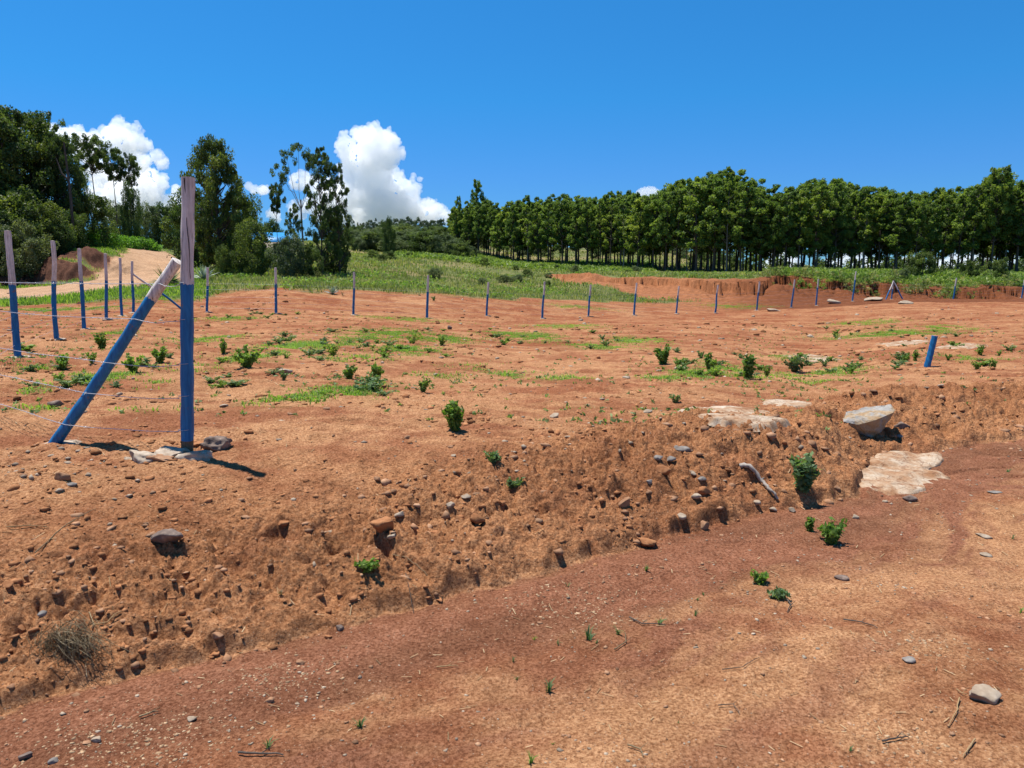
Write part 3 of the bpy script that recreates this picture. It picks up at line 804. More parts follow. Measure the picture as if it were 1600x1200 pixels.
# weeds and shrubs standing in the tall grass
for i in range(26):
    u = rsg.uniform(560, 1010); d = rsg.uniform(52, 100); x_, y_ = xy(u, d)
    if float(cover(np.array([x_]), np.array([y_]))[0]) < .7: continue
    place_tree((bushy if i % 2 else greyb)[i % 2], 'field_shrub', x_, y_, rsg.uniform(.4, .95), 5.5, i, 'low leafy shrub standing in the tall grass', 'shrub', 'shrubs in the tall grass', rsg.uniform(1.0, 1.8))
# scrub hanging over the torn right bank
scr = [tree_meshes('bank_scrub', 1.2, 1.9, .0, 170 + i, M['tallgrass' if i % 2 else 'weed'], M['bark'], 8, 420, .17, .07, .02, 0, 'round', branchy=False) for i in range(4)]
for i in range(70):
    u = rsg.uniform(1195, 1640); d = np.interp(u, cut_u, cut_y) + rsg.uniform(-1.3, 1.6); x_, y_ = xy(u, d)
    place_tree(scr[i % 4], 'bank_scrub', x_, y_, rsg.uniform(.35, 1.0), 1.2, i, 'scrubby weed overhanging the torn red bank at the right', 'shrub', 'scrub over the right hand bank', 1.2)
# clipped hedge along the road
g = Geo(); rs = np.random.RandomState(4)
hp = [xy(146, 57), xy(175, 60), xy(205, 63), (xy(235, 66)), xy(252, 68)]
hz_v = [(356, 386), (362, 387), (370, 388), (377, 390), (381, 391)]
cs = []; rr_ = []
for k in range(len(hp) - 1):
    for q in range(26):
        s = q / 26
        x_ = hp[k][0] * (1 - s) + hp[k + 1][0] * s; y_ = hp[k][1] * (1 - s) + hp[k + 1][1] * s
        z0 = H1(x_, y_); z1 = zrow((hz_v[k][0] * (1 - s) + hz_v[k + 1][0] * s), y_)
        for z_ in np.arange(z0 + .2, z1 - .1, .42):
            cs.append((x_ + rs.uniform(-.3, .3), y_ + rs.uniform(-.35, .35), z_)); rr_.append(.42)
leaves(g, cs, rr_, 34, .17, .10, rs)
tag(obj('hedge', g.mesh('hedge', M['hedge'])), 'clipped bright green hedge above the bend of the dirt road', 'hedge')

# house with a blue roof between the trees
x_, y_ = xy(426, 60)
e = empty('house', (x_, y_, H1(x_, y_) - .1), .25)
hr = zrow(363, y_) - e.location.z
g = Geo()
W_, D_, hw = 1.6, 2.2, hr - .75
def boxg(g, x0, x1, y0, y1, z0, z1):
    v = [(x0, y0, z0), (x1, y0, z0), (x1, y1, z0), (x0, y1, z0), (x0, y0, z1), (x1, y0, z1), (x1, y1, z1), (x0, y1, z1)]
    g.add(v, [(0, 3, 2, 1), (4, 5, 6, 7), (0, 1, 5, 4), (1, 2, 6, 5), (2, 3, 7, 6), (3, 0, 4, 7)])
boxg(g, -W_, W_, -D_, D_, 0, hw)
obj('wall', g.mesh('wall', mat_simple('plaster', [(.3, (.35, .30, .25)), (.7, (.5, .45, .38))], 4, .9, .01)), e)
g = Geo()
W2, D2 = W_ + .35, D_ + .35
v = [(-W2, -D2, hw - .1), (W2, -D2, hw - .1), (W2, D2, hw - .1), (-W2, D2, hw - .1), (-W2 + .9, 0, hr), (W2 - .9, 0, hr)]
v += [(p[0], p[1], p[2] - .06) for p in v]
g.add(v, [(0, 1, 5, 4), (2, 3, 4, 5), (6, 10, 11, 7), (8, 11, 10, 9), (0, 6, 7, 1), (2, 8, 9, 3), (1, 7, 8, 2), (3, 9, 6, 0)])
g.add([v[1], v[2], v[5]], [(0, 1, 2)]); g.add([v[3], v[0], v[4]], [(0, 1, 2)])
mr = mat_simple('blue_roof', [(.3, (.02, .20, .46)), (.7, (.04, .28, .60))], 30, .4, .01, .4, (1, .02, .02)); obj('roof', g.mesh('roof', mr), e)
g = Geo(); boxg(g, -.9, -.2, -D_ - .03, -D_ + .02, .9, 1.9); obj('window', g.mesh('window', mat_simple('dark_window', [(.3, (.03, .035, .04)), (.7, (.05, .06, .07))], 3, .15, .001)), e)
g = Geo(); boxg(g, .3, 1.1, -D_ - .03, -D_ + .02, 0, 2.0); obj('door', g.mesh('door', M['bark']), e)
tag(e, 'small house with a bright blue roof half hidden by the trees', 'house')

# ------------------------------------------------------------------ ground plants as stuff
def blades(g, P, hmin, hmax, w, rs, per=3, spread=.1, lean=.35, dark=.2, lo=0., hi=1.):
    P = np.repeat(np.asarray(P), per, 0); k = len(P)
    P = P + np.concatenate([rs.normal(0, spread, (k, 2)), np.zeros((k, 1))], 1)
    h = rs.uniform(hmin, hmax, k)[:, None]
    th = rs.uniform(0, 2 * np.pi, k); d = np.stack([np.cos(th), np.sin(th), np.zeros(k)], 1)
    s = np.stack([-np.sin(th + .6), np.cos(th + .6), np.zeros(k)], 1) * w * rs.uniform(.6, 1.4, k)[:, None]
    ln = rs.uniform(.1, 1, k)[:, None] * lean
    up = np.array([0, 0, 1.])
    a = P - s; b = P + s; m1 = P + up * h * .6 + d * h * ln * .35
    tip = P + up * h * (1 - .25 * ln) + d * h * ln
    v = np.stack([a, b, m1 + s * .8, m1 - s * .8, tip], 1).reshape(-1, 3)
    base = np.arange(k) * 5
    f4 = np.stack([base, base + 1, base + 2, base + 3], 1); f3 = np.stack([base + 3, base + 2, base + 4], 1)
    tint = np.repeat(np.clip(rs.uniform(lo, hi, k) * .55 + .5 * (.45 + .5 * fbm(P[:, 0] * .22, P[:, 1] * .12, 97, 3)) + .02, 0, 1), 5)
    n0 = g.n
    g.add(v, f4, tint); g.f.setdefault(3, []).append(f3 + n0); g.m.setdefault(3, []).append(np.zeros(len(f3), int))

rs = np.random.RandomState(21)
# tall grass beyond the levelled soil
n = 150000
d = np.exp(rs.uniform(math.log(27), math.log(190), n)); u = rs.uniform(-120, 1750, n)
x_ = (u - 800) / F * d; y_ = d
ok = rs.rand(n) < cover(x_, y_) * np.where(y_ > 60, .25 + .7 * sstep(-.5, .3, fbm(x_ * .10, y_ * .07, 98, 3)), .95)
x_, y_, u_ = x_[ok], y_[ok], u[ok]
z_ = H(x_, y_)
P = np.stack([x_, y_, z_ - .02], 1)
low = (u_ < 330)
g = Geo()
tall = ~low
clump = sstep(-.2, .5, pn(x_ * .5, y_ * .5, 82))
sel = tall & (rs.rand(len(x_)) < .35 + .65 * clump)
nearm = sel & (y_ < 60); midm = sel & (y_ >= 60) & (y_ < 105); farm = sel & (y_ >= 105)
blades(g, P[nearm], .08, .34, .018, rs, 4, .16, .7)
blades(g, P[midm], .12, .40, .04, rs, 3, .3, .8)
blades(g, P[farm], .2, .5, .09, rs, 2, .4, .8)
tag(obj('tall_grass', g.mesh('tall_grass', M['tallgrass'])), 'tall green grass and weeds covering the land beyond the levelled soil', 'grass', kind='stuff')
g = Geo(); wd = sel & (rs.rand(len(x_)) < .30 * sstep(-.3, .4, pn(x_ * .25 + 5, y_ * .25, 83))); dq = P[wd] + np.array([0, 0, .16])
leaves(g, dq, .16 + .002 * dq[:, 1], 7, .17, .085, rs, .7, -.2)
tag(obj('field_weeds', g.mesh('field_weeds', M['weed'])), 'leafy dark green weeds mixed through the tall grass', 'weeds', kind='stuff')
g = Geo(); blades(g, P[low], .06, .28, .02, rs, 3, .12, .6)
tag(obj('roadside_grass', g.mesh('roadside_grass', M['grass'])), 'short grass along the verges of the dirt road', 'grass', kind='stuff')
# crops above the right bank
g = Geo(); n = 15000
u = rs.uniform(1195, 1800, n); d = rs.uniform(58, 92, n); x_ = (u - 800) / F * d; ok = (rs.rand(n) < cover(x_, d)); x_, d = x_[ok], d[ok]; z_ = H(x_, d)
hh = .25 + .35 * sstep(-.4, .5, pn(x_ * .3, d * .3, 84))
leaves(g, np.stack([x_, d, z_ + hh * rs.uniform(.3, 1, len(x_))], 1), np.full(len(x_), .28), 5, .34, .12, rs, .8, -.3)
tag(obj('crops', g.mesh('crops', M['crop'])), 'leafy yellow-green crops above the right hand bank', 'crops', kind='stuff')
# green patch of crops before the hill
g = Geo(); n = 5000
u = rs.uniform(620, 1020, n); d = rs.uniform(92, 135, n); x_ = (u - 800) / F * d; z_ = H(x_, d)
leaves(g, np.stack([x_, d, z_ + .3], 1), np.full(n, .35), 5, .5, .18, rs, .7, -.3)
tag(obj('hill_crops', g.mesh('hill_crops', M['crop'])), 'light green crop field below the far hillside', 'crops', kind='stuff')

# low green weeds on the levelled soil
g = Geo()
for (u, v, ru, rv, den) in patches:
    c = at(u, v); ex = ru * px_m(c); ey = abs(at(u, v - rv).y - at(u, v + rv).y) / 2
    ey = min(ey, 3.5)
    n = int(min(19000, ex * ey * 3.14 * 620 * den))
    q = rs.normal(0, .45, (n, 2)); xx = c.x + q[:, 0] * ex; yy = c.y + q[:, 1] * ey
    kk = rs.rand(n) < sstep(-.35, .25, pn(xx * 2.1, yy * 2.1, 85)); xx, yy = xx[kk], yy[kk]
    if len(xx) == 0: continue
    blades(g, np.stack([xx, yy, H(xx, yy) - .005], 1), .015, .06, .006, rs, 3, .035, 1.6)
tag(obj('grass_patches', g.mesh('grass_patches', M['grass'])), 'low bright green grass in patches on the levelled red soil', 'grass', kind='stuff')
# thin scatter of seedlings and straw
g = Geo(); n = 5200
yy = np.exp(rs.uniform(math.log(6), math.log(30), n)); xx = rs.uniform(-.75, .75, n) * yy
kk = (rs.rand(n) < sstep(-.1, .6, pn(xx * .35, yy * .35, 86)) * .9 + .1) & (toe_t(xx, yy) > .5); xx, yy = xx[kk], yy[kk]
leaves(g, np.stack([xx, yy, H(xx, yy) + .012], 1), np.full(len(xx), .03), 5, .05, .022, rs, .5, -.4)
tag(obj('seedlings', g.mesh('seedlings', M['bluegreen'])), 'tiny pale green seedlings scattered over the levelled soil', 'seedlings', kind='stuff')
g = Geo(); n = 650
yy = np.exp(rs.uniform(math.log(2.3), math.log(14), n)); xx = rs.uniform(-.8, .8, n) * yy
zz = H(xx, yy) + .004; th = rs.uniform(0, np.pi, n); l = rs.uniform(.006, .03, n) * (.5 + yy * .12); dx = np.cos(th) * l; dy = np.sin(th) * l
w = .0016 * (.6 + yy * .12); sx = -np.sin(th) * w; sy = np.cos(th) * w
a = np.stack([xx - dx - sx, yy - dy - sy, H(xx - dx, yy - dy) + .004], 1); b = np.stack([xx - dx + sx, yy - dy + sy, H(xx - dx, yy - dy) + .004], 1)
c = np.stack([xx + dx + sx, yy + dy + sy, H(xx + dx, yy + dy) + .006], 1); d_ = np.stack([xx + dx - sx, yy + dy - sy, H(xx + dx, yy + dy) + .006], 1)
g.add(np.stack([a, b, c, d_], 1).reshape(-1, 3), np.arange(n * 4).reshape(n, 4), np.repeat(rs.uniform(.1, 1, n), 4))
tag(obj('straw_litter', g.mesh('straw_litter', M['dry'])), 'thin bits of dry straw littering the soil', 'straw', kind='stuff')

# ------------------------------------------------------------------ gravel and stones
def ico(sub):
    bm = bmesh.new(); bmesh.ops.create_icosphere(bm, subdivisions=sub, radius=1)
    v = np.array([q.co[:] for q in bm.verts]); f = np.array([[w.index for w in p.verts] for p in bm.faces]); bm.free(); return v, f
I1, I1f = ico(1); I3, I3f = ico(3); I4, I4f = ico(4)
def stuff_stones(name, label, mat, n, rmin, rmax, y0, y1, seed, wfun, power=3.0, cat='gravel', asp=.95):
    rs = np.random.RandomState(seed)
    yy = np.exp(rs.uniform(math.log(y0), math.log(y1), n)); xx = rs.uniform(-asp, asp, n) * yy
    k = rs.rand(n) < wfun(xx, yy); xx, yy = xx[k], yy[k]; n = len(xx)
    r = (rmin + (rmax - rmin) * rs.rand(n) ** power) * (.55 + .15 * yy)
    z = H(xx, yy)
    sh = 1 + rs.uniform(-.5, .4, (n, len(I1), 1))
    scl = np.stack([rs.uniform(.7, 1.4, n), rs.uniform(.7, 1.3, n), rs.uniform(.35, .85, n)], 1)
    th = rs.uniform(0, 6.28, n); v = I1[None] * sh * scl[:, None] * r[:, None, None]
    c, s = np.cos(th)[:, None], np.sin(th)[:, None]
    vx = v[..., 0] * c - v[..., 1] * s; vy = v[..., 0] * s + v[..., 1] * c
    v = np.stack([vx + xx[:, None], vy + yy[:, None], v[..., 2] + z[:, None] + (r * (-.12 if name in ('clods', 'bank_chips', 'gravel_patches') else .08))[:, None]], 2).reshape(-1, 3)
    f = (I1f[None] + (np.arange(n) * len(I1))[:, None, None]).reshape(-1, 3)
    g = Geo(); g.add(v, f, np.repeat(np.clip(rs.normal(.5, .22, n), 0, 1), len(I1)))
    return tag(obj(name, g.mesh(name, mat, False)), label, cat, kind='stuff')
bankw = lambda x, y: np.clip(sstep(-.12, .1, toe_t(x, y)) * (1 - sstep(.7, 1.6, toe_t(x, y))), 0, 1)
stuff_stones('clods', 'crumbs and clods of dry red earth lying over the spoil bank', M['clod'], 26000, .003, .022, 2.0, 10, 31, lambda x, y: bankw(x, y) * .9 * sstep(-.5, .4, pn(x * 1.5, y * 1.5, 95)) + .05 * (toe_t(x, y) > 0), 4.0, 'earth')
stuff_stones('field_clods', 'small lumps of red earth strewn over the levelled field', M['clod'], 24000, .004, .024, 3.5, 34, 32, lambda x, y: (toe_t(x, y) > .9) * np.clip(sstep(-.2, .6, pn(x * .6, y * .6, 87)) * .5 + 1.5 * ridge(x, y), 0, 1), 2.6, 'earth')
stuff_stones('gravel', 'fine pale gravel scattered over the track', M['stone_pale'], 7000, .003, .010, 2.0, 9, 33, lambda x, y: (.15 + sstep(0, .6, pn(x * 1.3, y * 1.3, 88))) * (toe_t(x, y) < 0) * .7, 3, 'gravel')
M['gravel'] = mat_simple('pale_gravel', [(.25, (.22, .13, .07)), (.5, (.34, .22, .125)), (.75, (.44, .32, .20))], 20, .95, .004, .6)
_gp = [(at(190, 1165), .30), (at(440, 1060), .22), (at(1450, 1010), .20), (at(900, 940), .3), (at(1420, 1160), .12)]
stuff_stones('gravel_patches', 'patches of pale yellow gravel bedded in the track', M['gravel'], 60000, .003, .010, 2.1, 5, 37, lambda x, y: np.clip(sum(np.exp(-(((x - p_.x) / w_) ** 2 + ((y - p_.y) / (w_ * .6)) ** 2)) for p_, w_ in _gp), 0, 1) * .5 * (toe_t(x, y) < -.1), 2.5, 'gravel')
stuff_stones('track_grit', 'small brown grit scattered over the track', M['stone_tan'], 9000, .003, .012, 2.0, 9, 36, lambda x, y: (.2 + sstep(-.1, .6, pn(x * .9, y * .9, 89))) * (toe_t(x, y) < 0) * .8, 3, 'gravel')
stuff_stones('stone_chips', 'small pale stone chips strewn over the levelled field and bank', M['stone_pale'], 5200, .005, .020, 2.6, 42, 34, lambda x, y: (toe_t(x, y) > .2) * (.15 + .85 * sstep(0, .5, pn(x * .5, y * .5, 90))), 3.5, 'gravel')
stuff_stones('bank_chips', 'tan stone chips caught in the spoil bank', M['stone_tan'], 2600, .008, .03, 2.4, 9, 35, lambda x, y: bankw(x, y), 3.0, 'gravel')

def stone_mesh(seed, scl=(1, 1, .6), hi=False, cuts=7, rough=.12):
    """a broken rock: a ball cut flat by random planes, then roughened"""
    rs = np.random.RandomState(seed)
    v0, f0 = (I4, I4f) if hi else (I3, I3f)
    v = v0.copy()
    for k in range(cuts):
        n_ = rs.normal(size=3); n_ /= np.linalg.norm(n_); dd = rs.uniform(.45, .8)
        p = v @ n_; ex = np.maximum(0, p - dd); v = v - ex[:, None] * n_ * .95
    q = rs.uniform(0, 50)
    nz = fbm(v[:, 0] * 2.2 + q, v[:, 1] * 2.2 + v[:, 2] * 1.7, seed, 3)
    v = v * (1 + rough * nz)[:, None] * np.array(scl)
    return v, f0
mats_ = {'pale': M['stone_pale'], 'tan': M['stone_tan'], 'dark': M['stone_dark'], 'grey': M['stone_grey'], 'clod': M['clod'], 'concrete': M['concrete']}
# u, v of the middle, half width in pixels, flatness, stuff, label
ST = [
 (597, 820, 23, .75, 'clod', 'big angular lump of red earth near the middle of the bank, its near side dark'),
 (95, 746, 14, .65, 'tan', 'rounded tan stone below the foot of the leaning brace'),
 (110, 757, 9, .5, 'grey', 'grey stone touching the rounded tan stone below the brace'),
 (258, 846, 25, .55, 'dark', 'dark craggy rock on the soil below the corner post footing'),
 (613, 846, 9, .6, 'pale', 'small white stone just below the big angular earth lump'),
 (624, 808, 11, .5, 'pale', 'pale stone at the right shoulder of the big angular earth lump'),
 (978, 786, 13, .8, 'tan', 'yellowish upright stone halfway up the bank'),
 (1068, 702, 16, .45, 'grey', 'grey flat stone at the top of the stony heap'),
 (1048, 722, 9, .5, 'grey', 'grey stone below the flat one on the stony heap'),
 (1030, 716, 10, .5, 'grey', 'bluish stone left of the flat one on the stony heap'),
 (1038, 735, 14, .6, 'clod', 'earthy lump in the middle of the stony heap'),
 (1014, 753, 7, .6, 'grey', 'narrow grey stone left below the stony heap'),
 (1082, 742, 8, .5, 'pale', 'pale chip on the right of the stony heap'),
 (1098, 754, 8, .5, 'grey', 'grey chip right below the stony heap'),
 (1088, 778, 9, .6, 'pale', 'pale chip above the foot of the stony slope'),
 (1102, 770, 12, .7, 'clod', 'dark earthy block on the stony slope'),
 (1065, 812, 8, .8, 'pale', 'small upright pale stone low on the stony slope'),
 (1100, 820, 11, .8, 'tan', 'tan slab standing at the foot of the stony slope'),
 (1010, 846, 22, .35, 'clod', 'flat slab of earth fallen at the foot of the bank'),
 (1182, 788, 8, .7, 'pale', 'pale stone beneath the grey branch'),
 (1208, 796, 9, .55, 'pale', 'pale stone at the foot of the bank left of the leafy bush'),
 (1238, 798, 7, .7, 'pale', 'pale cube-like stone at the foot of the bank under the leafy bush'),
 (1308, 765, 7, .5, 'tan', 'small tan stone on the bank right of the leafy bush'),
 (1430, 748, 9, .5, 'pale', 'loose pale stone resting on the bare rock slab'),
 (1424, 780, 13, .4, 'dark', 'dark flat stones at the lower edge of the bare rock slab'),
 (1384, 784, 5, .5, 'pale', 'small pale chip below the bare rock slab'),
 (1337, 808, 7, .6, 'pale', 'small pale stone behind the leafy seedling on the track'),
 (1405, 683, 8, .5, 'grey', 'grey stone in the shadow right of the boulder'),
 (1410, 668, 14, .45, 'dark', 'low brown rock beside the right end of the boulder'),
 (1540, 1088, 32, .38, 'pale', 'largest pale stone on the track at the lower right'),
 (1420, 1032, 12, .45, 'grey', 'small white and grey stone on the track left of the largest pale stone'),
 (1318, 904, 14, .35, 'dark', 'flat dark stone on the track right of the low weed'),
 (1540, 838, 13, .3, 'pale', 'flat pale stone at the right of the track'),
 (1542, 868, 11, .3, 'pale', 'second flat pale stone at the right of the track'),
 (1556, 770, 11, .15, 'grey', 'thin grey flake lying at the right of the track'),
 (150, 1157, 11, .5, 'pale', 'pale yellow stone at the lower left'),
 (134, 1161, 8, .4, 'tan', 'tan stone beside the pale yellow one at the lower left'),
 (38, 1183, 12, .6, 'dark', 'dark wedge-shaped stone in the lower left corner'),
 (83, 1191, 10, .5, 'grey', 'bluish grey stone at the bottom edge near the left corner'),
 (420, 1095, 9, .5, 'tan', 'round yellow stone on the track left of the middle'),
 (468, 1037, 8, .5, 'tan', 'yellow stone on the track above the round yellow one'),
 (530, 983, 8, .7, 'dark', 'dark pitted clod fallen on the track'),
 (512, 996, 7, .7, 'clod', 'brown clod beside the dark pitted one'),
 (336, 1022, 9, .8, 'clod', 'upright clod at the foot of the bank'),
 (340, 1000, 10, .7, 'tan', 'tan stone perched over the upright clod'),
 (562, 1059, 4, .8, 'pale', 'tiny oval pale stone in the middle of the track'),
 (298, 1125, 9, .5, 'pale', 'cream stone on the gravelly part of the track'),
 (443, 580, 15, .5, 'pale', 'pale boulder half sunk in the field left of the small bushes'),
 (1063, 576, 9, .5, 'pale', 'white stone among the field weeds'),
 (702, 512, 5, .9, 'dark', 'dark upright stone in the middle of the field'),
 (1308, 432 + 40, 14, .3, 'pale', 'pale rock at the foot of the far right bank'),
 (1210, 485, 12, .25, 'pale', 'pale flat rock by the far fence'),
 (1418, 473, 14, .25, 'pale', 'white flat rock below the braced far post'),
 (1368, 468, 16, .25, 'pale', 'white flat rock left of the braced far post'),
 (866, 650, 10, .4, 'pale', 'pale flat stone on the open soil beyond the bank'),
 (1013, 643, 8, .4, 'pale', 'pale flat stone on the soil right of the middle'),
 (785, 745 + 44, 8, .6, 'clod', 'round clod near the crest of the bank'),
 (745, 815, 15, .8, 'clod', 'large rounded clod on the crest, a dark hollow at its right'),
 (702, 791, 10, .6, 'pale', 'pale stone on the crest right of the big angular lump'),
 (728, 776, 9, .4, 'pale', 'flat pale stone on the crest above the rounded clod'),
 (12, 918, 10, .6, 'clod', 'brown clod at the left edge'),
 (65, 960, 7, .7, 'grey', 'bluish stone at the left on the bank'),
 (34, 986, 9, .8, 'clod', 'lump of earth over a hollow at the left of the bank'),
 (86, 630, 14, .5, 'dark', 'dark stone on the soil behind the leaning brace'),
 (440, 818, 12, .5, 'clod', 'clod at the left of the bank crest'),
 (200, 745 + 30, 9, .4, 'pale', 'pale stone chip below the footing'),
 (350, 634, 8, .4, 'pale', 'white stone right of the corner post'),
]
rs = np.random.RandomState(77)
for i, (u, v, hw, fl_, kd, lab) in enumerate(ST):
    p = at(u, v + hw * fl_ * .55); r = hw * px_m(p)
    vv, ff = stone_mesh(300 + i, (1, .85, fl_ * 1.05), hw > 20, 8, .10)
    g = Geo(); g.add(vv * r, ff, .5 + rs.uniform(-.12, .15))
    o = obj('clod' if kd == 'clod' else 'stone', g.mesh('stone', mats_[kd], False))
    o.location = (p.x, p.y + r * .3, p.z + r * fl_ * .45); o.rotation_euler = (rs.uniform(-.15, .15), rs.uniform(-.25, .25), rs.uniform(-.4, .4))
    tag(o, lab, 'earth lump' if kd == 'clod' else 'stone')
# unremarkable loose stones: individual, alike
var = []
for k in range(8):
    vv, ff = stone_mesh(500 + k, (1, .8, .55), False, 8, .1)
    g = Geo(); g.add(vv, ff, .5); var.append(g.mesh('loose_stone', M['stone_pale'] if k % 3 == 0 else M['stone_tan'], False))
cnt = 0
while cnt < 80:
    y_ = math.exp(rs.uniform(math.log(3.2), math.log(26))); x_ = rs.uniform(-.7, .7) * y_
    t_ = float(toe_t(np.array([x_]), np.array([y_]))[0])
    if t_ < .25: continue
    r = rs.uniform(.012, .030) * (.7 + y_ * .07)
    o = obj('loose_stone', var[rs.randint(8)]); o.scale = (r * rs.uniform(.8, 1.3), r, r * rs.uniform(.7, 1.2)); o.rotation_euler = (0, 0, rs.uniform(0, 6.28))
    o.location = (x_, y_, H1(x_, y_) + r * .15)
    tag(o, 'small angular loose stone lying on the red soil', 'stone', 'small loose stones on the red soil'); cnt += 1

# bare rock showing through the soil
def slab(outline, label, rise=.02, mat=None, seed=0):
    pts = [at(u, v) for u, v in outline]
    cx = sum(p.x for p in pts) / len(pts); cy = sum(p.y for p in pts) / len(pts)
    ang = np.array([math.atan2(p.y - cy, p.x - cx) for p in pts]); rad = np.array([math.hypot(p.y - cy, p.x - cx) for p in pts])
    o_ = np.argsort(ang); ang, rad = ang[o_], rad[o_]
    na, nrr = 150, 34
    th = np.linspace(-np.pi, np.pi, na, endpoint=False)
    rr_ = np.interp(th, np.concatenate([ang - 2 * np.pi, ang, ang + 2 * np.pi]), np.tile(rad, 3))
    rr_ = rr_ * (1 + .13 * pn(np.cos(th) * 4, np.sin(th) * 4, seed) + .07 * pn(np.cos(th) * 11, np.sin(th) * 11, seed + 1))
    q = np.linspace(0, 1, nrr)[1:]
    X = cx + np.outer(q, rr_ * np.cos(th)); Y = cy + np.outer(q, rr_ * np.sin(th))
    X = np.concatenate([[cx], X.ravel()]); Y = np.concatenate([[cy], Y.ravel()])
    Q = np.concatenate([[0], np.repeat(q, na)])
    base = np.mean([p.z for p in pts])
    # plane through the outline, smooth rock surface
    A = np.array([[p.x, p.y, 1] for p in pts]); sol = np.linalg.lstsq(A, np.array([p.z for p in pts]), rcond=None)[0]
    Z = sol[0] * X + sol[1] * Y + sol[2]
    Z = Z + rise * (1 - Q ** 4) - .05 * sstep(.88, 1, Q) + .022 * fbm(X * 3, Y * 5, seed, 4) + .012 * np.floor(3 * pn(X * 2.2, Y * 3.4, seed + 5)) / 3
    f3 = np.array([(0, 1 + k, 1 + (k + 1) % na) for k in range(na)])
    ii = 1 + np.arange((nrr - 1) * na).reshape(nrr - 1, na); jj = np.roll(ii, -1, 1)
    f4 = np.stack([ii[:-1].ravel(), ii[1:].ravel(), jj[1:].ravel(), jj[:-1].ravel()], 1)
    me_ = np_mesh('rock_slab', np.stack([X, Y, Z], 1), [f3, f4], True, {'tint': np.full(len(X), .5)}, mat)
    return tag(obj('rock_slab', me_), label, 'rock')
m, t, b = nm('slab_rock'); b.inputs['Roughness'].default_value = .9; b.inputs['Specular IOR Level'].default_value = .15
tc = N(t, 'ShaderNodeNewGeometry'); P_ = tc.outputs['Position']
n1 = noise(t, P_, 5, 6, .65, .4); n2 = noise(t, P_, 38, 4, .7)
c = ramp(t, n1, [(.36, (.27, .14, .07)), (.48, (.34, .22, .135)), (.58, (.42, .33, .24)), (.70, (.50, .43, .34))])
vo = N(t, 'ShaderNodeTexVoronoi', feature='DISTANCE_TO_EDGE', Scale=3.2); dn = N(t, 'ShaderNodeTexNoise', Scale=4.0, Detail=5.0)
mp = N(t, 'ShaderNodeVectorMath', operation='ADD'); t.links.new(P_, mp.inputs[0]); t.links.new(dn.outputs['Color'], mp.inputs[1]); t.links.new(mp.outputs[0], vo.inputs['Vector'])
cr_ = ramp(t, vo.outputs['Distance'], [(.0, (0, 0, 0)), (.022, (1, 1, 1))])
c = mixc(t, 1.0, c, ramp(t, n2, [(.3, (.78, .74, .70)), (.6, (1.05, 1.05, 1.05))]), 'MULTIPLY')
c = mixc(t, cr_, (.25, .12, .065), c)
t.links.new(c, b.inputs['Base Color'])
x1 = bump(t, None, n2, .006, .8); bump(t, b, cr_, .006, .7, x1)
M['slab'] = m
slab([(1372, 712), (1400, 703), (1470, 707), (1452, 735), (1448, 760), (1440, 776), (1400, 774), (1352, 766), (1360, 735)], 'big bare slab of pale cracked rock beside the track below the boulder', .035, m, 3)
slab([(1082, 655), (1105, 643), (1150, 641), (1215, 650), (1218, 662), (1190, 668), (1140, 664), (1100, 660)], 'smooth whitish rock showing through the soil behind the stony heap', .035, m, 8)
slab([(1192, 630), (1225, 626), (1262, 629), (1230, 636)], 'small whitish rock patch left of the boulder', .02, m, 12)
slab([(1250, 560), (1275, 555), (1300, 562), (1272, 566)], 'whitish rock patch behind the round field bush', .02, m, 15)
slab([(1395, 536), (1415, 532), (1435, 537), (1412, 541)], 'small white rock patch left of the short blue stake', .02, m, 17)
slab([(1488, 541), (1505, 538), (1518, 541), (1500, 545)], 'small white rock patch right of the short blue stake', .02, m, 19)

# the boulder on the bank
pb = at(1372, 684); s = px_m(pb) * 1.0
def bp(u, v, dy): dy *= .8; return ((u - 800) / F * (pb.y + dy) - pb.x, dy, zrow(v, pb.y + dy) - pb.z)
hull = [bp(1324, 653, .02), bp(1330, 645, .22), bp(1360, 636, .36), bp(1400, 632, .34), bp(1408, 641, .22), bp(1327, 659, -.04), bp(1350, 664, -.10), bp(1378, 656, -.08), bp(1404, 645, .04), bp(1348, 680, .06), bp(1374, 688, .04), bp(1388, 676, .10), bp(1360, 690, .22), bp(1338, 668, .06)]
bm = bmesh.new()
vs = [bm.verts.new(p) for p in hull]
r_ = bmesh.ops.convex_hull(bm, input=vs)
bmesh.ops.delete(bm, geom=[q for q in bm.verts if not q.link_faces], context='VERTS')
bmesh.ops.triangulate(bm, faces=bm.faces)
for _ in range(4): bmesh.ops.subdivide_edges(bm, edges=bm.edges[:], cuts=1, use_grid_fill=True); bmesh.ops.triangulate(bm, faces=bm.faces[:])
bm.normal_update()
co = np.array([q.co[:] for q in bm.verts]); nn = np.array([q.normal[:] for q in bm.verts])
dd = .010 * fbm(co[:, 0] * 9 + co[:, 2] * 6, co[:, 1] * 9, 91, 4, .6) - .012 * np.abs(pn(co[:, 0] * 5, co[:, 2] * 14 + co[:, 1] * 5, 92))
for q, a_, d0 in zip(bm.verts, nn, dd): q.co += Vector(a_) * d0
me_ = bpy.data.meshes.new('boulder'); bm.to_mesh(me_); bm.free()
m, t, b = nm('boulder_rock'); b.inputs['Roughness'].default_value = .85; b.inputs['Specular IOR Level'].default_value = .2
tc = N(t, 'ShaderNodeTexCoord'); n1 = noise(t, tc.outputs['Object'], 5.5, 6, .6, .5); n2 = noise(t, tc.outputs['Object'], 45, 4, .7)
c = ramp(t, n1, [(.36, (.30, .19, .10)), (.47, (.33, .25, .165)), (.54, (.28, .26, .235)), (.7, (.34, .325, .30))])
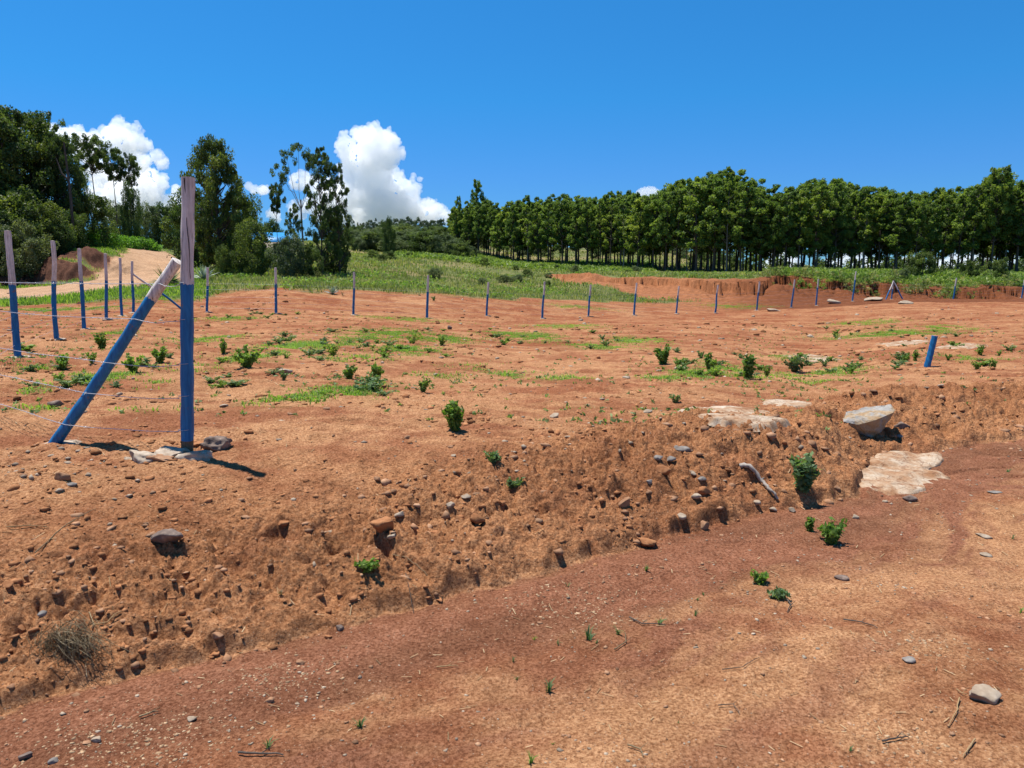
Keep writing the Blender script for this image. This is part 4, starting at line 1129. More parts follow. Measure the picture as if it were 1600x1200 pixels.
c = mixc(t, 1.0, c, ramp(t, n2, [(.3, (.75, .74, .72)), (.6, (1.08, 1.08, 1.08))]), 'MULTIPLY'); t.links.new(c, b.inputs['Base Color'])
x1 = bump(t, None, n2, .004, .8); bump(t, b, n1, .02, .6, x1)
me_.materials.append(m)
o = obj('boulder', me_); o.location = (pb.x, pb.y, pb.z); tag(o, 'large tilted grey boulder with an overhanging underside on the bank', 'boulder')

# ------------------------------------------------------------------ fence
def post_material():
    def wood(name, stops, sc_):
        m, t, b = nm(name); b.inputs['Roughness'].default_value = .85; b.inputs['Specular IOR Level'].default_value = .2
        tc = N(t, 'ShaderNodeTexCoord'); mp = N(t, 'ShaderNodeMapping'); mp.inputs['Scale'].default_value = (1, 1, .06)
        t.links.new(tc.outputs['Object'], mp.inputs['Vector'])
        n1 = noise(t, mp.outputs[0], 70, 5, .6, .3); n2 = noise(t, tc.outputs['Object'], 6, 4, .6)
        c = ramp(t, n1, stops)
        c = mixc(t, 1.0, c, ramp(t, n2, [(.3, (.8, .78, .78)), (.6, (1.05, 1.05, 1.05))]), 'MULTIPLY')
        t.links.new(c, b.inputs['Base Color']); bump(t, b, n1, .004, .8)
        return m
    a = wood('bare_wood', [(.30, (.10, .075, .065)), (.38, (.48, .43, .39)), (.6, (.70, .65, .60)), (.8, (.80, .76, .71))], 70)
    bb = wood('raw_wood', [(.3, (.07, .04, .02)), (.6, (.20, .13, .075)), (.8, (.30, .21, .13))], 70)
    m, t, b = nm('blue_paint'); b.inputs['Roughness'].default_value = .5; b.inputs['Specular IOR Level'].default_value = .3
    tc = N(t, 'ShaderNodeTexCoord'); mp = N(t, 'ShaderNodeMapping'); mp.inputs['Scale'].default_value = (1, 1, .12); t.links.new(tc.outputs['Object'], mp.inputs['Vector'])
    n1 = noise(t, mp.outputs[0], 45, 5, .6, .2); n2 = noise(t, tc.outputs['Object'], 9, 5, .7)
    c = ramp(t, n1, [(.3, (.005, .085, .22)), (.55, (.010, .145, .345)), (.8, (.03, .21, .44))])
    c = mixc(t, ramp(t, n2, [(.60, (0, 0, 0)), (.68, (.75, .75, .75))]), c, (.16, .10, .07))
    t.links.new(c, b.inputs['Base Color']); bump(t, b, n1, .004, .7)
    return a, m, bb
WOOD, BLUE, RAW = post_material()
def pole(g, p0, p1, r0, r1, split, seed, crook=.012, seg_=26, n=14, raw=0.0, groove=False):
    """a crooked wooden pole painted blue up to `split` (fraction), bare above"""
    rs = np.random.RandomState(seed); p0 = Vector(p0); p1 = Vector(p1); L = (p1 - p0).length
    d = (p1 - p0).normalized(); a = d.orthogonal().normalized(); b = d.cross(a)
    ca, cb, cf = rs.uniform(-1, 1, 3); ph = rs.uniform(0, 6.28, 2)
    ss = sorted(list(np.linspace(0, 1, seg_)) + [split - 1e-3, split + 1e-3] + ([raw] if raw else []))
    vs = []
    lump = rs.uniform(.85, 1.15, n); jit = rs.uniform(-.014, .014, n)
    for s_ in ss:
        off = a * (crook * L * ca * math.sin(s_ * 5 + ph[0])) + b * (crook * L * cb * math.sin(s_ * 7 + ph[1]))
        off *= min(1, s_ * 4, (1 - s_) * 4) * 1.2
        r = r0 + (r1 - r0) * s_
        for k in range(n):
            th = 2 * math.pi * k / n
            rr_ = r * (1 + .06 * math.sin(th * 3 + seed) + .05 * (lump[k] - 1) * 6 + .05 * math.sin(s_ * 40 + th * 2 + seed) + rs.uniform(-.02, .02))
            q = p0 + d * (s_ * L + (jit[k] if abs(s_ - split) < 2e-3 and split < .99 else 0)) + off + a * (rr_ * math.cos(th)) + b * (rr_ * math.sin(th))
            vs.append(q[:])
    fb, fw, fr_ = [], [], []
    for i in range(len(ss) - 1):
        t_ = fb if ss[i + 1] <= split else fw
        if raw and ss[i + 1] <= raw + 1e-6: t_ = fr_
        for k in range(n): t_.append((i * n + k, i * n + (k + 1) % n, (i + 1) * n + (k + 1) % n, (i + 1) * n + k))
    ns = len(vs); g.add(vs, fb, .5, 1)
    if fw: g.f[4].append(np.array(fw) + g.n - ns); g.m[4].append(np.zeros(len(fw), int))
    if fr_: g.f[4].append(np.array(fr_) + g.n - ns); g.m[4].append(np.full(len(fr_), 2))
    top = vs[-n:]; c = np.mean(np.array(top), 0) + np.array(d) * .004
    g.add(list(top) + [tuple(c)], [(k, (k + 1) % n, n) for k in range(n)], .5, 0 if fw else 1)
PM = [WOOD, BLUE, RAW]
def footing(parent, r, seed, dx=0, dy=0, fl_=.22):
    vv, ff = stone_mesh(seed, (1, .8, fl_), False, 5, .22)
    g = Geo(); g.add(vv * r + np.array([dx, dy, .005]), ff, .6); return obj('footing', g.mesh('footing', M['concrete'], True), parent)
# base u, v ; top u, v ; depth ; painted fraction
posts = [
 (27, 550, 10, 360, 10.6, .58, 'first fence post at the far left, shaded dark blue below a bare top'),
 (87, 522, 81, 376, 13.8, .60, 'second fence post from the left, its blue part bent like a knee'),
 (131, 510, 123, 388, 16.6, .60, 'third fence post from the left, leaning slightly, with a thin shadow at its base'),
 (166, 495, 164, 396, 20.4, .60, 'fourth fence post from the left in front of the dirt road'),
 (190, 494, 187, 403, 22.2, .61, 'fifth fence post from the left, close beside the braced one'),
 (208, 490, 206, 408, 24.6, .62, 'sixth fence post from the left, the one with a thin diagonal brace'),
 (323, 490, 324, 418, 28.0, .60, 'fence post just right of the big corner post'),
 (431, 492, 430, 418, 27.5, .65, 'back row fence post in front of the silvery bush'),
 (552, 494, 553, 425, 29.3, .63, 'back row fence post beside the agave'),
 (667, 497, 669, 430, 30.5, .62, 'back row fence post before the tall grass, right of the agave'),
 (760, 501, 763, 441, 33.6, .65, 'back row fence post with a notched top, before the left end of the grove'),
 (847, 499, 851, 440, 35.0, .64, 'back row fence post at the left end of the pale cut bank'),
 (919, 498, 923, 445, 37.0, .66, 'back row fence post left of the one with the tallest white tip'),
 (990, 496, 995, 442, 38.5, .67, 'back row fence post before the middle of the pale cut bank'),
 (1056, 496, 1061, 447, 41.0, .67, 'back row fence post before the shaded notch of the bank'),
 (1117, 491, 1122, 445, 43.5, .70, 'crooked back row fence post before the red fluted slope'),
 (1182, 485, 1187, 440, 45.0, .62, 'back row fence post at the left foot of the torn earth'),
 (1236, 482, 1242, 437, 46.5, .70, 'fence post before the torn earth, the left one of a close pair'),
 (1275, 477, 1279, 436, 48.5, .68, 'fence post before the torn earth, the right one of a close pair'),
 (1332, 466, 1338, 424, 50.5, .72, 'far fence post whose tip stands against the crops'),
 (1393, 467, 1396, 441, 53.5, .55, 'far fence post propped by two diagonal braces'),
 (1489, 469, 1495, 434, 54.5, .62, 'far fence post right of the braced one, leaning right'),
 (1596, 467, 1601, 437, 57.0, .70, 'fence post at the right edge of the photo'),
]
PW = []
for i, (ub, vb, ut, vt, d, sp, lab) in enumerate(posts):
    x_, y_ = xy(ub, d, vb); z0 = H1(x_, y_)
    ztop = max(z0 + 1.2, zrow(vt, y_)); hh = ztop - z0
    if i == 20: hh = 1.35
    xt = ray(ut, vt)[0] * d - x_
    e = empty('fence_post', (x_, y_, z0))
    r0 = (.043 if i < 6 else .051) if i != 0 else .048
    g = Geo(); pole(g, (0, 0, -.12), (xt, .02, hh), r0 * (1 + .08 * math.sin(i * 3)), r0 * .86, (sp * hh + .12) / (hh + .12), 40 + i, .007 if i not in (1, 15) else .018)
    obj('pole', g.mesh('pole', PM, True), e)
    footing(e, .17, 600 + i, .03, 0)
    if i in (6, 7, 8, 9, 10, 12): footing(e, .08, 640 + i, .2, -.05)
    if i == 5:
        bx = (278 - 208) / F * 25; bz = zrow(491, 25.4) - z0
        g = Geo(); pole(g, (bx, .8, bz), (.02, 0, 1.33), .036, .030, .50, 90, .012); obj('brace', g.mesh('brace', PM, True), e)
    if i == 20:
        for sx, sd in ((-.55, 91), (.72, 92)):
            g = Geo(); pole(g, (sx, -.25, -.05), (xt, 0, hh - .05), .045, .04, .55, sd, .01); obj('brace', g.mesh('brace', PM, True), e)
    tag(e, lab, 'fence post', 'fence posts with blue painted lower halves')
    PW.append((Vector((x_, y_, z0)), xt, hh))
# the post just out of the picture on the left, which carries the near wires
xo, yo = -4.9, 6.4
e = empty('fence_post', (xo, yo, H1(xo, yo))); g = Geo(); pole(g, (0, 0, -.12), (-.05, 0, 1.75), .05, .043, .6, 70); obj('pole', g.mesh('pole', PM, True), e)
tag(e, 'fence post just outside the left edge that carries the near wires', 'fence post', 'fence posts with blue painted lower halves')
# big corner post with its leaning brace
pc = at(290, 722); pcx = ray(290, 720)[0] * 4.62; pc = Vector((pcx, 4.62, 0)); pc.z = H1(pc.x, pc.y)
hc = zrow(277, pc.y) - pc.z
e = empty('corner_post', pc)
zraw = zrow(688, pc.y) - pc.z; zbl = zrow(443, pc.y) - pc.z
g = Geo(); xct = ray(294, 277)[0] * 4.62 - pc.x
pole(g, (0, 0, -.15), (xct, 0, hc), .0385, .0375, (zbl + .15) / (hc + .15), 7, .0025, 60, 20, (zraw + .15) / (hc + .15))
obj('pole', g.mesh('pole', PM, True), e)
# dark crack down the bare top
ck = mat_simple('dark_crack', [(.3, (.03, .022, .02)), (.7, (.07, .05, .045))], 30, .9, .001)
g = Geo()
cp = [(xct * .9 + .006 - .003 * math.sin(k * 1.3), -.0365 + .0015 * math.sin(k * .9), zbl + .03 + (hc - zbl - .04) * k / 11) for k in range(12)]
tube(g, cp, [.0016 + .0022 * (k / 11) for k in range(12)], 5); obj('crack', g.mesh('crack', ck), e)
bb = Vector((ray(88, 703)[0] * 4.88, 4.88, 0)); bb.z = H1(bb.x, bb.y)
btop = Vector((ray(274, 414)[0] * 4.66, 4.66, 0)); btop.z = zrow(414, 4.66)
g = Geo(); p0 = bb - pc; p1 = btop - pc
dirb = (p1 - p0).normalized()
pole(g, p0 - dirb * .08, p1 + dirb * .03, .036, .033, .815, 12, .006, 50, 18); obj('brace', g.mesh('brace', PM, True), e)
footing(e, .20, 700, p0.x + .02, p0.y, .14)
for (dx, dy, dz, r, fl_, sd) in [(-.19, -.16, .03, .11, .6, 711), (-.06, -.10, .03, .13, .42, 712), (.09, -.07, .02, .14, .34, 713), (-.30, -.10, .0, .07, .4, 715)]:
    vv, ff = stone_mesh(sd, (1, .8, fl_), True, 8, .22); g = Geo(); g.add(vv * r + np.array([dx, dy, dz]), ff, .62)
    obj('footing', g.mesh('footing', M['concrete'], True), e)
tag(e, 'big corner post with a bare split top and a long leaning blue brace', 'fence post')
for (u, v, hw, fl_, kd, lab) in [(327, 700, 30, .55, 'dark', 'craggy concrete-crusted rock just behind the corner post'), (240, 717, 26, .3, 'tan', 'flat reddish rock left of the corner post footing'), (300, 694, 20, .35, 'clod', 'earth lump at the back of the corner post')]:
    p = at(u, v + 8); r = hw * px_m(p); vv, ff = stone_mesh(int(u), (1, .7, fl_), True, 9, .22)
    g = Geo(); g.add(vv * r, ff, .6); o = obj('rock', g.mesh('rock', mats_[kd], False)); o.location = (p.x, p.y + .08, p.z + r * fl_ * .4); tag(o, lab, 'rock')

# short blue stake
ps = at(1447, 573); g = Geo(); hs = 48 * px_m(ps)
pole(g, (0, 0, -.1), (.21 * hs, 0, hs), 4.6 * px_m(ps), 4.3 * px_m(ps), .999, 33, .006)
o = obj('stake', g.mesh('stake', PM, True)); o.location = ps; tag(o, 'short bright blue stake leaning in the open field on the right', 'stake')
vv, ff = stone_mesh(55, (1, .6, .12), False, 6, .15); g = Geo(); g.add(vv * .10, ff, .7); o = obj('stone', g.mesh('stone', M['stone_pale'])); o.location = (ps.x + .14, ps.y, ps.z + .005)
tag(o, 'flat white stone at the foot of the short blue stake', 'stone')

# barbed wires
def wire(path, label, r, barbs, sag=.02, wob=.006, seed=0):
    g = Geo(); rs = np.random.RandomState(seed); pts = []
    for a, b in zip(path[:-1], path[1:]):
        L = (b - a).length; n = max(4, int(L / .35))
        for k in range(n):
            s = k / n; p = a.lerp(b, s); p.z -= sag * 4 * s * (1 - s); p += Vector(rs.uniform(-wob, wob, 3)); pts.append(p)
    pts.append(path[-1]); tube(g, pts, [r] * len(pts), 5)
    if barbs:
        tot = 0
        for a, b in zip(pts[:-1], pts[1:]):
            if a.y > 9: break
            L = (b - a).length; k = 0
            while tot + .11 * 0 < L:
                p = a.lerp(b, tot / L); d = Vector(rs.normal(size=3)).normalized() * .013
                tube(g, [p - d, p + d], [.0011, .0006], 4); d2 = d.cross((b - a).normalized()); tube(g, [p - d2, p + d2], [.0011, .0006], 4)
                tot += .12
            tot -= L
    return tag(obj('barbed_wire', g.mesh('barbed_wire', M['wire'])), label, 'wire', 'barbed wires of the fence')
nms = ['lowest', 'second lowest', 'middle', 'second highest', 'highest']
for k, zz in enumerate((.19, .40, .60, .87, 1.09)):
    zc_ = {0: 673, 1: 620, 2: 570, 3: 501, 4: 444}[k]
    z1 = zrow(zc_, pc.y)
    path = [Vector((pc.x - .03 + xct * (z1 - pc.z) / hc, pc.y - .03, z1))]
    s_ = (z1 - bb.z) / (btop.z - bb.z)
    if s_ < .97:
        q = bb.lerp(btop, s_); path.append(Vector((q.x, q.y - .045, q.z + .005)))
    path.append(Vector((xo, yo - .05, H1(xo, yo) + zz)))
    for (p, xt, hh) in PW[:6]: path.append(Vector((p.x + xt * zz / hh, p.y - .05, p.z + zz)))
    for (p, xt, hh) in PW[6:]: path.append(Vector((p.x + xt * zz / hh, p.y - .05, p.z + zz)))
    wire(path, nms[k] + ' barbed wire, running from the corner post round the field fence', .0021, True, .015, .005, k)
    # turns of wire round the corner post
    g = Geo()
    tube(g, [Vector((xct * (z1 - pc.z) / hc + .042 * math.cos(t_) , .042 * math.sin(t_), z1 - pc.z + .002 * t_)) for t_ in np.linspace(0, 9, 34)], [.0017] * 34, 4)
    obj('wire_wrap', g.mesh('wire_wrap', M['wire']), e)

# ------------------------------------------------------------------ plants in the field
def weed(p, h, w, seed, mat, label, cat='plant', name='weed', nst=7, L=None, dens=1.0, woody=True):
    rs = np.random.RandomState(seed)
    e = empty(name, p); tg = Geo(); cg = Geo()
    L = L or max(.035, h * .14)
    C = []; Rr = []
    for k in range(nst):
        th = k * 2.4 + rs.uniform(-.4, .4); sp_ = w * .5 * rs.uniform(.15, 1); hh = h * rs.uniform(.5, 1.05) * (1 - .25 * (sp_ / (w * .5)))
        tip = Vector((sp_ * math.cos(th), sp_ * math.sin(th), hh)); mid = Vector((tip.x * .45, tip.y * .45, hh * .55))
        tube(tg, [Vector((0, 0, -.01)), mid, tip], [h * .014, h * .010, h * .004], 4, .5, cap=False)
        for s in np.linspace(.12, 1, 7):
            q = (Vector((0, 0, 0)).lerp(mid, s * 2) if s < .5 else mid.lerp(tip, s * 2 - 1))
            C.append(q[:]); Rr.append(max(L * .6, h * .085))
    leaves(cg, C, Rr, int(9 * dens), L, L * .52, rs, .9, .15)
    obj('stem', tg.mesh('stem', M['dry'] if woody else mat), e); obj('foliage', cg.mesh('foliage', mat), e)
    return tag(e, label, cat)
WD = [ # u, v base, h px, w px, material, label
 (711, 673, 50, 40, 'weed', 'leafy green bush standing alone on the soil in the middle'),
 (588, 594, 28, 24, 'weed', 'small upright green bush in the field right of the bright grass'),
 (546, 592, 26, 24, 'weed', 'small bush at the upper edge of the bright grass'),
 (661, 612, 25, 26, 'weed', 'pale green bush between the grass patch and the lone middle bush'),
 (600, 556, 18, 42, 'weed', 'low wide weed in the middle of the field weeds'),
 (520, 556, 24, 34, 'weed', 'weed clump left of the low wide one'),
 (385, 574, 34, 50, 'weed', 'broad leafy bush right of the corner post'),
 (349, 552, 22, 14, 'weed', 'thin upright weed between the corner post and the broad bush'),
 (208, 583, 32, 48, 'weed', 'leafy bush seen through the triangle of the leaning brace'),
 (251, 568, 28, 26, 'weed', 'bush close to the corner post inside the brace triangle'),
 (99, 577, 26, 26, 'weed', 'sparse bush left of the leaning brace'),
 (159, 545, 28, 15, 'weed', 'slender weed above the left bright grass'),
 (144, 568, 20, 18, 'weed', 'small weed beside the leaning brace'),
 (443, 594, 18, 14, 'bluegreen', 'tiny pale weed in front of the half sunk pale boulder'),
 (645, 537, 18, 34, 'weed', 'spreading weed beyond the low wide one'),
 (690, 540, 17, 18, 'weed', 'dark weed at the right end of the field weeds'),
 (678, 470, 8, 9, 'weed', 'small plant on the red soil beyond the back fence'),
 (1036, 569, 32, 30, 'weed', 'rounded green bush, left one of the right hand field bushes'),
 (1060, 575, 18, 12, 'weed', 'small weed behind the white stone'),
 (1108, 580, 28, 25, 'weed', 'leafy bush right of the white stone'),
 (1095, 560, 15, 14, 'bluegreen', 'pale weed behind the leafy bush'),
 (1168, 591, 40, 21, 'weed', 'tall narrow leafy plant in the right field'),
 (1198, 588, 18, 16, 'weed', 'small weed right of the tall narrow plant'),
 (1241, 581, 28, 46, 'bluegreen', 'dense round bush in the right field'),
 (1288, 572, 14, 22, 'bluegreen', 'low pale weed right of the dense round bush'),
 (1328, 584, 19, 34, 'weed', 'sparse spreading weed right of the dense round bush'),
 (1416, 565, 16, 12, 'weed', 'small dark weed left of the blue stake'),
 (1430, 564, 18, 10, 'weed', 'thin weed just left of the blue stake'),
 (1531, 556, 20, 12, 'weed', 'thin dark weed right of the blue stake'),
 (1526, 577, 18, 17, 'weed', 'brownish weed in front of the thin dark one'),
 (1551, 577, 18, 11, 'weed', 'narrow weed right of the brownish one'),
 (1561, 556, 10, 11, 'weed', 'small weed near the right edge of the field'),
 (1482, 563, 12, 12, 'weed', 'small weed just right of the blue stake'),
 (1300, 850, 46, 42, 'weed', 'bright leafy plant growing on the track at the foot of the bank'),
 (1254, 768, 62, 52, 'bluegreen', 'blue-green leafy bush on the bank face'),
 (1265, 830, 22, 12, 'weed', 'little sprout left of the bright leafy plant'),
 (575, 897, 20, 44, 'weed', 'yellow-green weed on the lower bank'),
 (1188, 913, 24, 36, 'weed', 'low spreading weed on the track right of the middle'),
 (1215, 935, 14, 30, 'bluegreen', 'small grey-green weed below the low spreading one'),
 (800, 646 + 115, 14, 44, 'bluegreen', 'grey-green weeds on the crest of the bank'),
 (770, 725, 16, 40, 'bluegreen', 'sparse grey-green weed on the soil below the lone bush'),
 (1055, 630, 14, 20, 'bluegreen', 'thin dark grass tuft on the soil before the white rock'),
]
for i, (u, v, hp_, wp, mt, lab) in enumerate(WD):
    p = at(u, v); s_ = px_m(p)
    weed(p, hp_ * s_, wp * s_, 800 + i, M[mt], lab, 'plant', 'bush' if hp_ > 25 else 'weed', 8 if hp_ > 25 else 6, L=max(.03, min(.085, hp_ * s_ * .22)), dens=.9 if hp_ > 25 else .6)
sw = [tuple(o_.data for o_ in (weed(Vector((0, 0, -50)), .22, .26, 990 + k, M['weed' if k % 2 else 'bluegreen'], 'x', 'plant', 'small_weed', 5, .05, .6).children)) for k in range(5)]
for o_ in [o_ for o_ in col.objects if o_.name.startswith('small_weed')]:
    for c_ in list(o_.children): bpy.data.objects.remove(c_)
    bpy.data.objects.remove(o_)
rs = np.random.RandomState(57); zones = [(420, 700, 515, 560, 34), (330, 620, 560, 620, 12), (20, 270, 545, 610, 12), (1000, 1380, 550, 592, 24), (760, 1000, 515, 545, 16), (1230, 1500, 510, 530, 16), (340, 470, 490, 500, 10), (1390, 1590, 540, 580, 12)]
for (u0, u1, v0, v1, n_) in zones:
    for k in range(n_):
        p = at(rs.uniform(u0, u1), rs.uniform(v0, v1)); me2 = sw[rs.randint(5)]
        e2 = empty('small_weed', p, rs.uniform(0, 6.28)); sc_w = rs.uniform(.35, 1.0); e2.scale = (sc_w * rs.uniform(1.0, 2.0), sc_w * rs.uniform(1.0, 2.0), sc_w * rs.uniform(.45, .8))
        for nme, md in zip(('stem', 'foliage'), me2): obj(nme, md, e2)
        tag(e2, 'small leafy weed among the low green patches of the levelled field', 'plant', 'small weeds in the levelled field')
# grass tufts on the track
def tuft(p, h, seed, label, mat='bluegreen', n=11, lean=1.2):
    g = Geo(); rs = np.random.RandomState(seed)
    blades(g, np.array([[0, 0, -.003]]), h * .6, h * 1.2, h * .07, rs, n, h * .07, lean, lo=.2, hi=.9)
    o = obj('grass_tuft', g.mesh('grass_tuft', M[mat])); o.location = p; return tag(o, label, 'grass')
TF = [(920, 1000, 26, 'larger grass tuft of the pair in the middle of the track'), (966, 992, 18, 'spiky tuft right of the larger one, by a bent twig'), (932, 1006, 12, 'small flat tuft below the larger one'), (872, 1008, 13, 'small pale tuft left of the larger one'),
 (858, 1082, 26, 'lone spiky tuft in the lower middle'), (801, 1035, 14, 'tuft at the left of the middle track'), (808, 1063, 14, 'small tuft just below the left middle one'), (563, 1136, 24, 'green spiky tuft at the lower left of the middle'),
 (418, 1170, 22, 'broad grassy tuft above the short brown stick at the bottom'), (830, 1193, 26, 'feathery green sprout at the bottom edge'), (863, 1163, 9, 'tiny sprout above the feathery one'), (1030, 976, 17, 'tuft beside the two crossing twigs'), (1087, 962, 14, 'tuft right of the crossing twigs'),
 (1010, 892, 16, 'pale tuft on the smooth track near the bank'), (886, 917, 12, 'small tuft at the foot of the bank'), (1099, 930, 11, 'small tuft above the track middle'), (1090, 939, 9, 'smaller tuft right below it'), (1582, 843, 12, 'small green tuft at the right edge'), (1594, 958, 14, 'yellow-green tuft at the right edge lower down'),
 (1575, 738, 10, 'green tuft right of the bare rock slab'), (1328, 1175, 14, 'fallen green leaf blade at the bottom right of middle'), (835, 1000, 12, 'yellow sprout left of the pair of tufts'), (1060, 1130, 9, 'tiny upright sprout low on the track'), (795, 758, 8, 'tiny tuft on the bank crest'), (440, 932, 16, 'dry pale tuft on the lower bank')]
for i, (u, v, hp_, lab) in enumerate(TF):
    p = at(u, v); tuft(p, hp_ * px_m(p) * .8, 900 + i, lab, 'dry' if 'dry' in lab else ('weed' if 'yellow' in lab or 'feathery' in lab else 'bluegreen'), 14 if hp_ > 15 else 8)

# mat of dry grass roots hanging on the bank at the left
p = at(110, 1010); s_ = px_m(p); g = Geo(); rs = np.random.RandomState(6)
for k in range(430):
    a0 = Vector((rs.normal(0, 24) * s_, rs.normal(0, .03), (rs.normal(5, 14)) * s_ + .03)); 
    L_ = rs.uniform(18, 55) * s_; th = rs.uniform(-2.9, .2)
    d1 = Vector((math.cos(th), rs.uniform(-.8, .2), math.sin(th) * .9)).normalized(); b0 = a0 + d1 * L_ * .5 + Vector((rs.normal(0, 3) * s_, -.01, 2 * s_)); c0 = a0 + d1 * L_ + Vector((rs.normal(0, 7) * s_, 0, -6 * s_))
    tube(g, [a0, b0, c0], [.0012, .001, .0006], 3, float(np.clip(rs.normal(.4, .28), 0, 1)), cap=False)
o = obj('root_mat', g.mesh('root_mat', M['dry'])); o.location = p; tag(o, 'tangled mat of dry grass roots hanging from the lower left bank', 'dry grass')
def twig(pts_px, r, label, mat='dry', tint=.4, lift=.01, name='twig', cat='twig', side=True):
    P_ = [at(u, v) for u, v in pts_px]; o_ = P_[0].copy(); g = Geo(); rs = np.random.RandomState(len(label))
    q = []
    for a, b in zip(P_[:-1], P_[1:]):
        for k in range(5): q.append(a.lerp(b, k / 5) + Vector((rs.normal(0, r * .25), rs.normal(0, r * .25), lift)))
    q.append(P_[-1] + Vector((0, 0, lift * .5)))
    # keep it above the soil
    for w_ in q: w_.z = max(w_.z, H1(w_.x, w_.y) + r * .4)
    tube(g, [w_ - o_ for w_ in q], list(np.linspace(r, r * .5, len(q))), 6, tint)
    if side and len(q) > 6:
        m_ = q[len(q) // 2] - o_; tube(g, [m_, m_ + Vector((.03, .02, .012))], [r * .6, r * .2], 4, tint)
    o = obj(name, g.mesh(name, M[mat])); o.location = o_; return tag(o, label, cat)
twig([(1157, 735), (1172, 742), (1190, 757), (1204, 775), (1215, 785)], .017, 'thick weathered grey branch lying down the bank', 'pale_bark', .95, .03, 'branch', 'branch')
TW = [([(55, 868), (105, 812 + 10), (150, 826 - 30)], .003, 'long bent straw stalk below the brace'), ([(10, 828), (45, 824), (76, 826)], .003, 'thin straight stalk at the left edge'),
 ([(372, 1181), (408, 1182), (443, 1183)], .004, 'short brown stick at the bottom edge'), ([(983, 968), (1003, 978), (1040, 978)], .0035, 'bent brown twig in the middle of the track'), ([(960, 1018), (978, 1006), (976, 990)], .003, 'forked twig by the spiky tuft'),
 ([(1318, 971), (1345, 975), (1371, 984)], .0035, 'long curved brown twig on the right of the track'), ([(1499, 1095), (1494, 1115), (1482, 1138)], .0028, 'thick curled twig left of the largest pale stone'),
 ([(1378, 1163), (1400, 1158), (1420, 1155)], .0035, 'dark twig at the bottom right'), ([(1523, 1102 + 58), (1510, 1148 + 30), (1505, 1186)], .003, 'pale forked straw at the lower right'), ([(980, 1168), (1000, 1174), (1004, 1184)], .003, 'pale curled straw at the bottom middle'),
 ([(614, 872), (640, 878), (668, 902)], .0025, 'dry root straggling over the bank below the white stone'), ([(634, 900), (640, 925), (646, 960)], .002, 'thin dark root hanging down the bank onto the track'), ([(218, 1124), (234, 1118), (247, 1115)], .0035, 'pale twig on the track at the lower left'),
 ([(140, 964), (147, 978), (144, 984)], .003, 'pale curved root at the top of the dry root mat'), ([(147, 982), (168, 978), (178, 968), (190, 960)], .003, 'pale root reaching right from the dry root mat'), ([(1128, 1050), (1160, 1046), (1186, 1030)], .002, 'thin dark twig on the right of the track'),
 ([(1122, 1106), (1145, 1105), (1155, 1118)], .002, 'dark wispy twig in the track right of the middle'), ([(682, 1046), (700, 1044), (716, 1043)], .003, 'short white straw in the lower middle'), ([(1230, 941), (1236, 948), (1230, 958)], .004, 'small dark twig below the grey-green weed'),
 ([(1494, 1081), (1503, 1087), (1511, 1089)], .002, 'wispy straw next to the largest pale stone')]
for (pp, r, lab) in TW: twig(pp, r, lab, 'dry' if not 'dark' in lab and 'brown' not in lab else 'bark', .55 if 'pale' in lab or 'white' in lab else .35)

# agaves
def agave(u, v, hp_, n, label, seed, mat='agave'):
    p = at(u, v) if isinstance(u, (int, float)) else u
    s_ = px_m(p); rs = np.random.RandomState(seed); g = Geo(); h = hp_ * s_
    for k in range(n):
        th = k * 2.39996; el = rs.uniform(.25, 1.35); L_ = h * rs.uniform(.8, 1.15)
        d = Vector((math.cos(th) * math.cos(el), math.sin(th) * math.cos(el), math.sin(el))); sd = Vector((-math.sin(th), math.cos(th), 0)); w = h * .05
        up_ = d.cross(sd)
        a = [Vector((0, 0, .02)), d * L_ * .5 , d * L_ + Vector((0, 0, -.12 * L_ * math.cos(el)))]
        vs = [a[0] - sd * w * .6, a[0] + sd * w * .6, a[1] + sd * w, a[1] - sd * w, a[2], a[0] + up_ * w * .4, a[1] + up_ * w * .5]
        g.add([q[:] for q in vs], [(0, 5, 6, 3), (5, 1, 2, 6)], float(rs.uniform(.2, .95))); n0 = g.n - 7
        g.f.setdefault(3, []).append(np.array([(3, 6, 4), (6, 2, 4)]) + n0); g.m.setdefault(3, []).append(np.zeros(2, int))
    o = obj('agave', g.mesh('agave', M[mat])); o.location = p; return tag(o, label, 'agave')
agave(520, 460, 15, 34, 'blue-grey agave on the mound of red soil beyond the back fence', 1)
agave(262, 446, 34, 60, 'dark spiky agave left of the corner post beside the dirt road', 2, 'darkleaf')
agave(318, 438, 26, 40, 'pale broad-leaved agave just right of the corner post under the trees', 3)
agave(535, 462, 8, 12, 'flattened dry agave leaves right of the blue-grey agave', 4, 'dry')

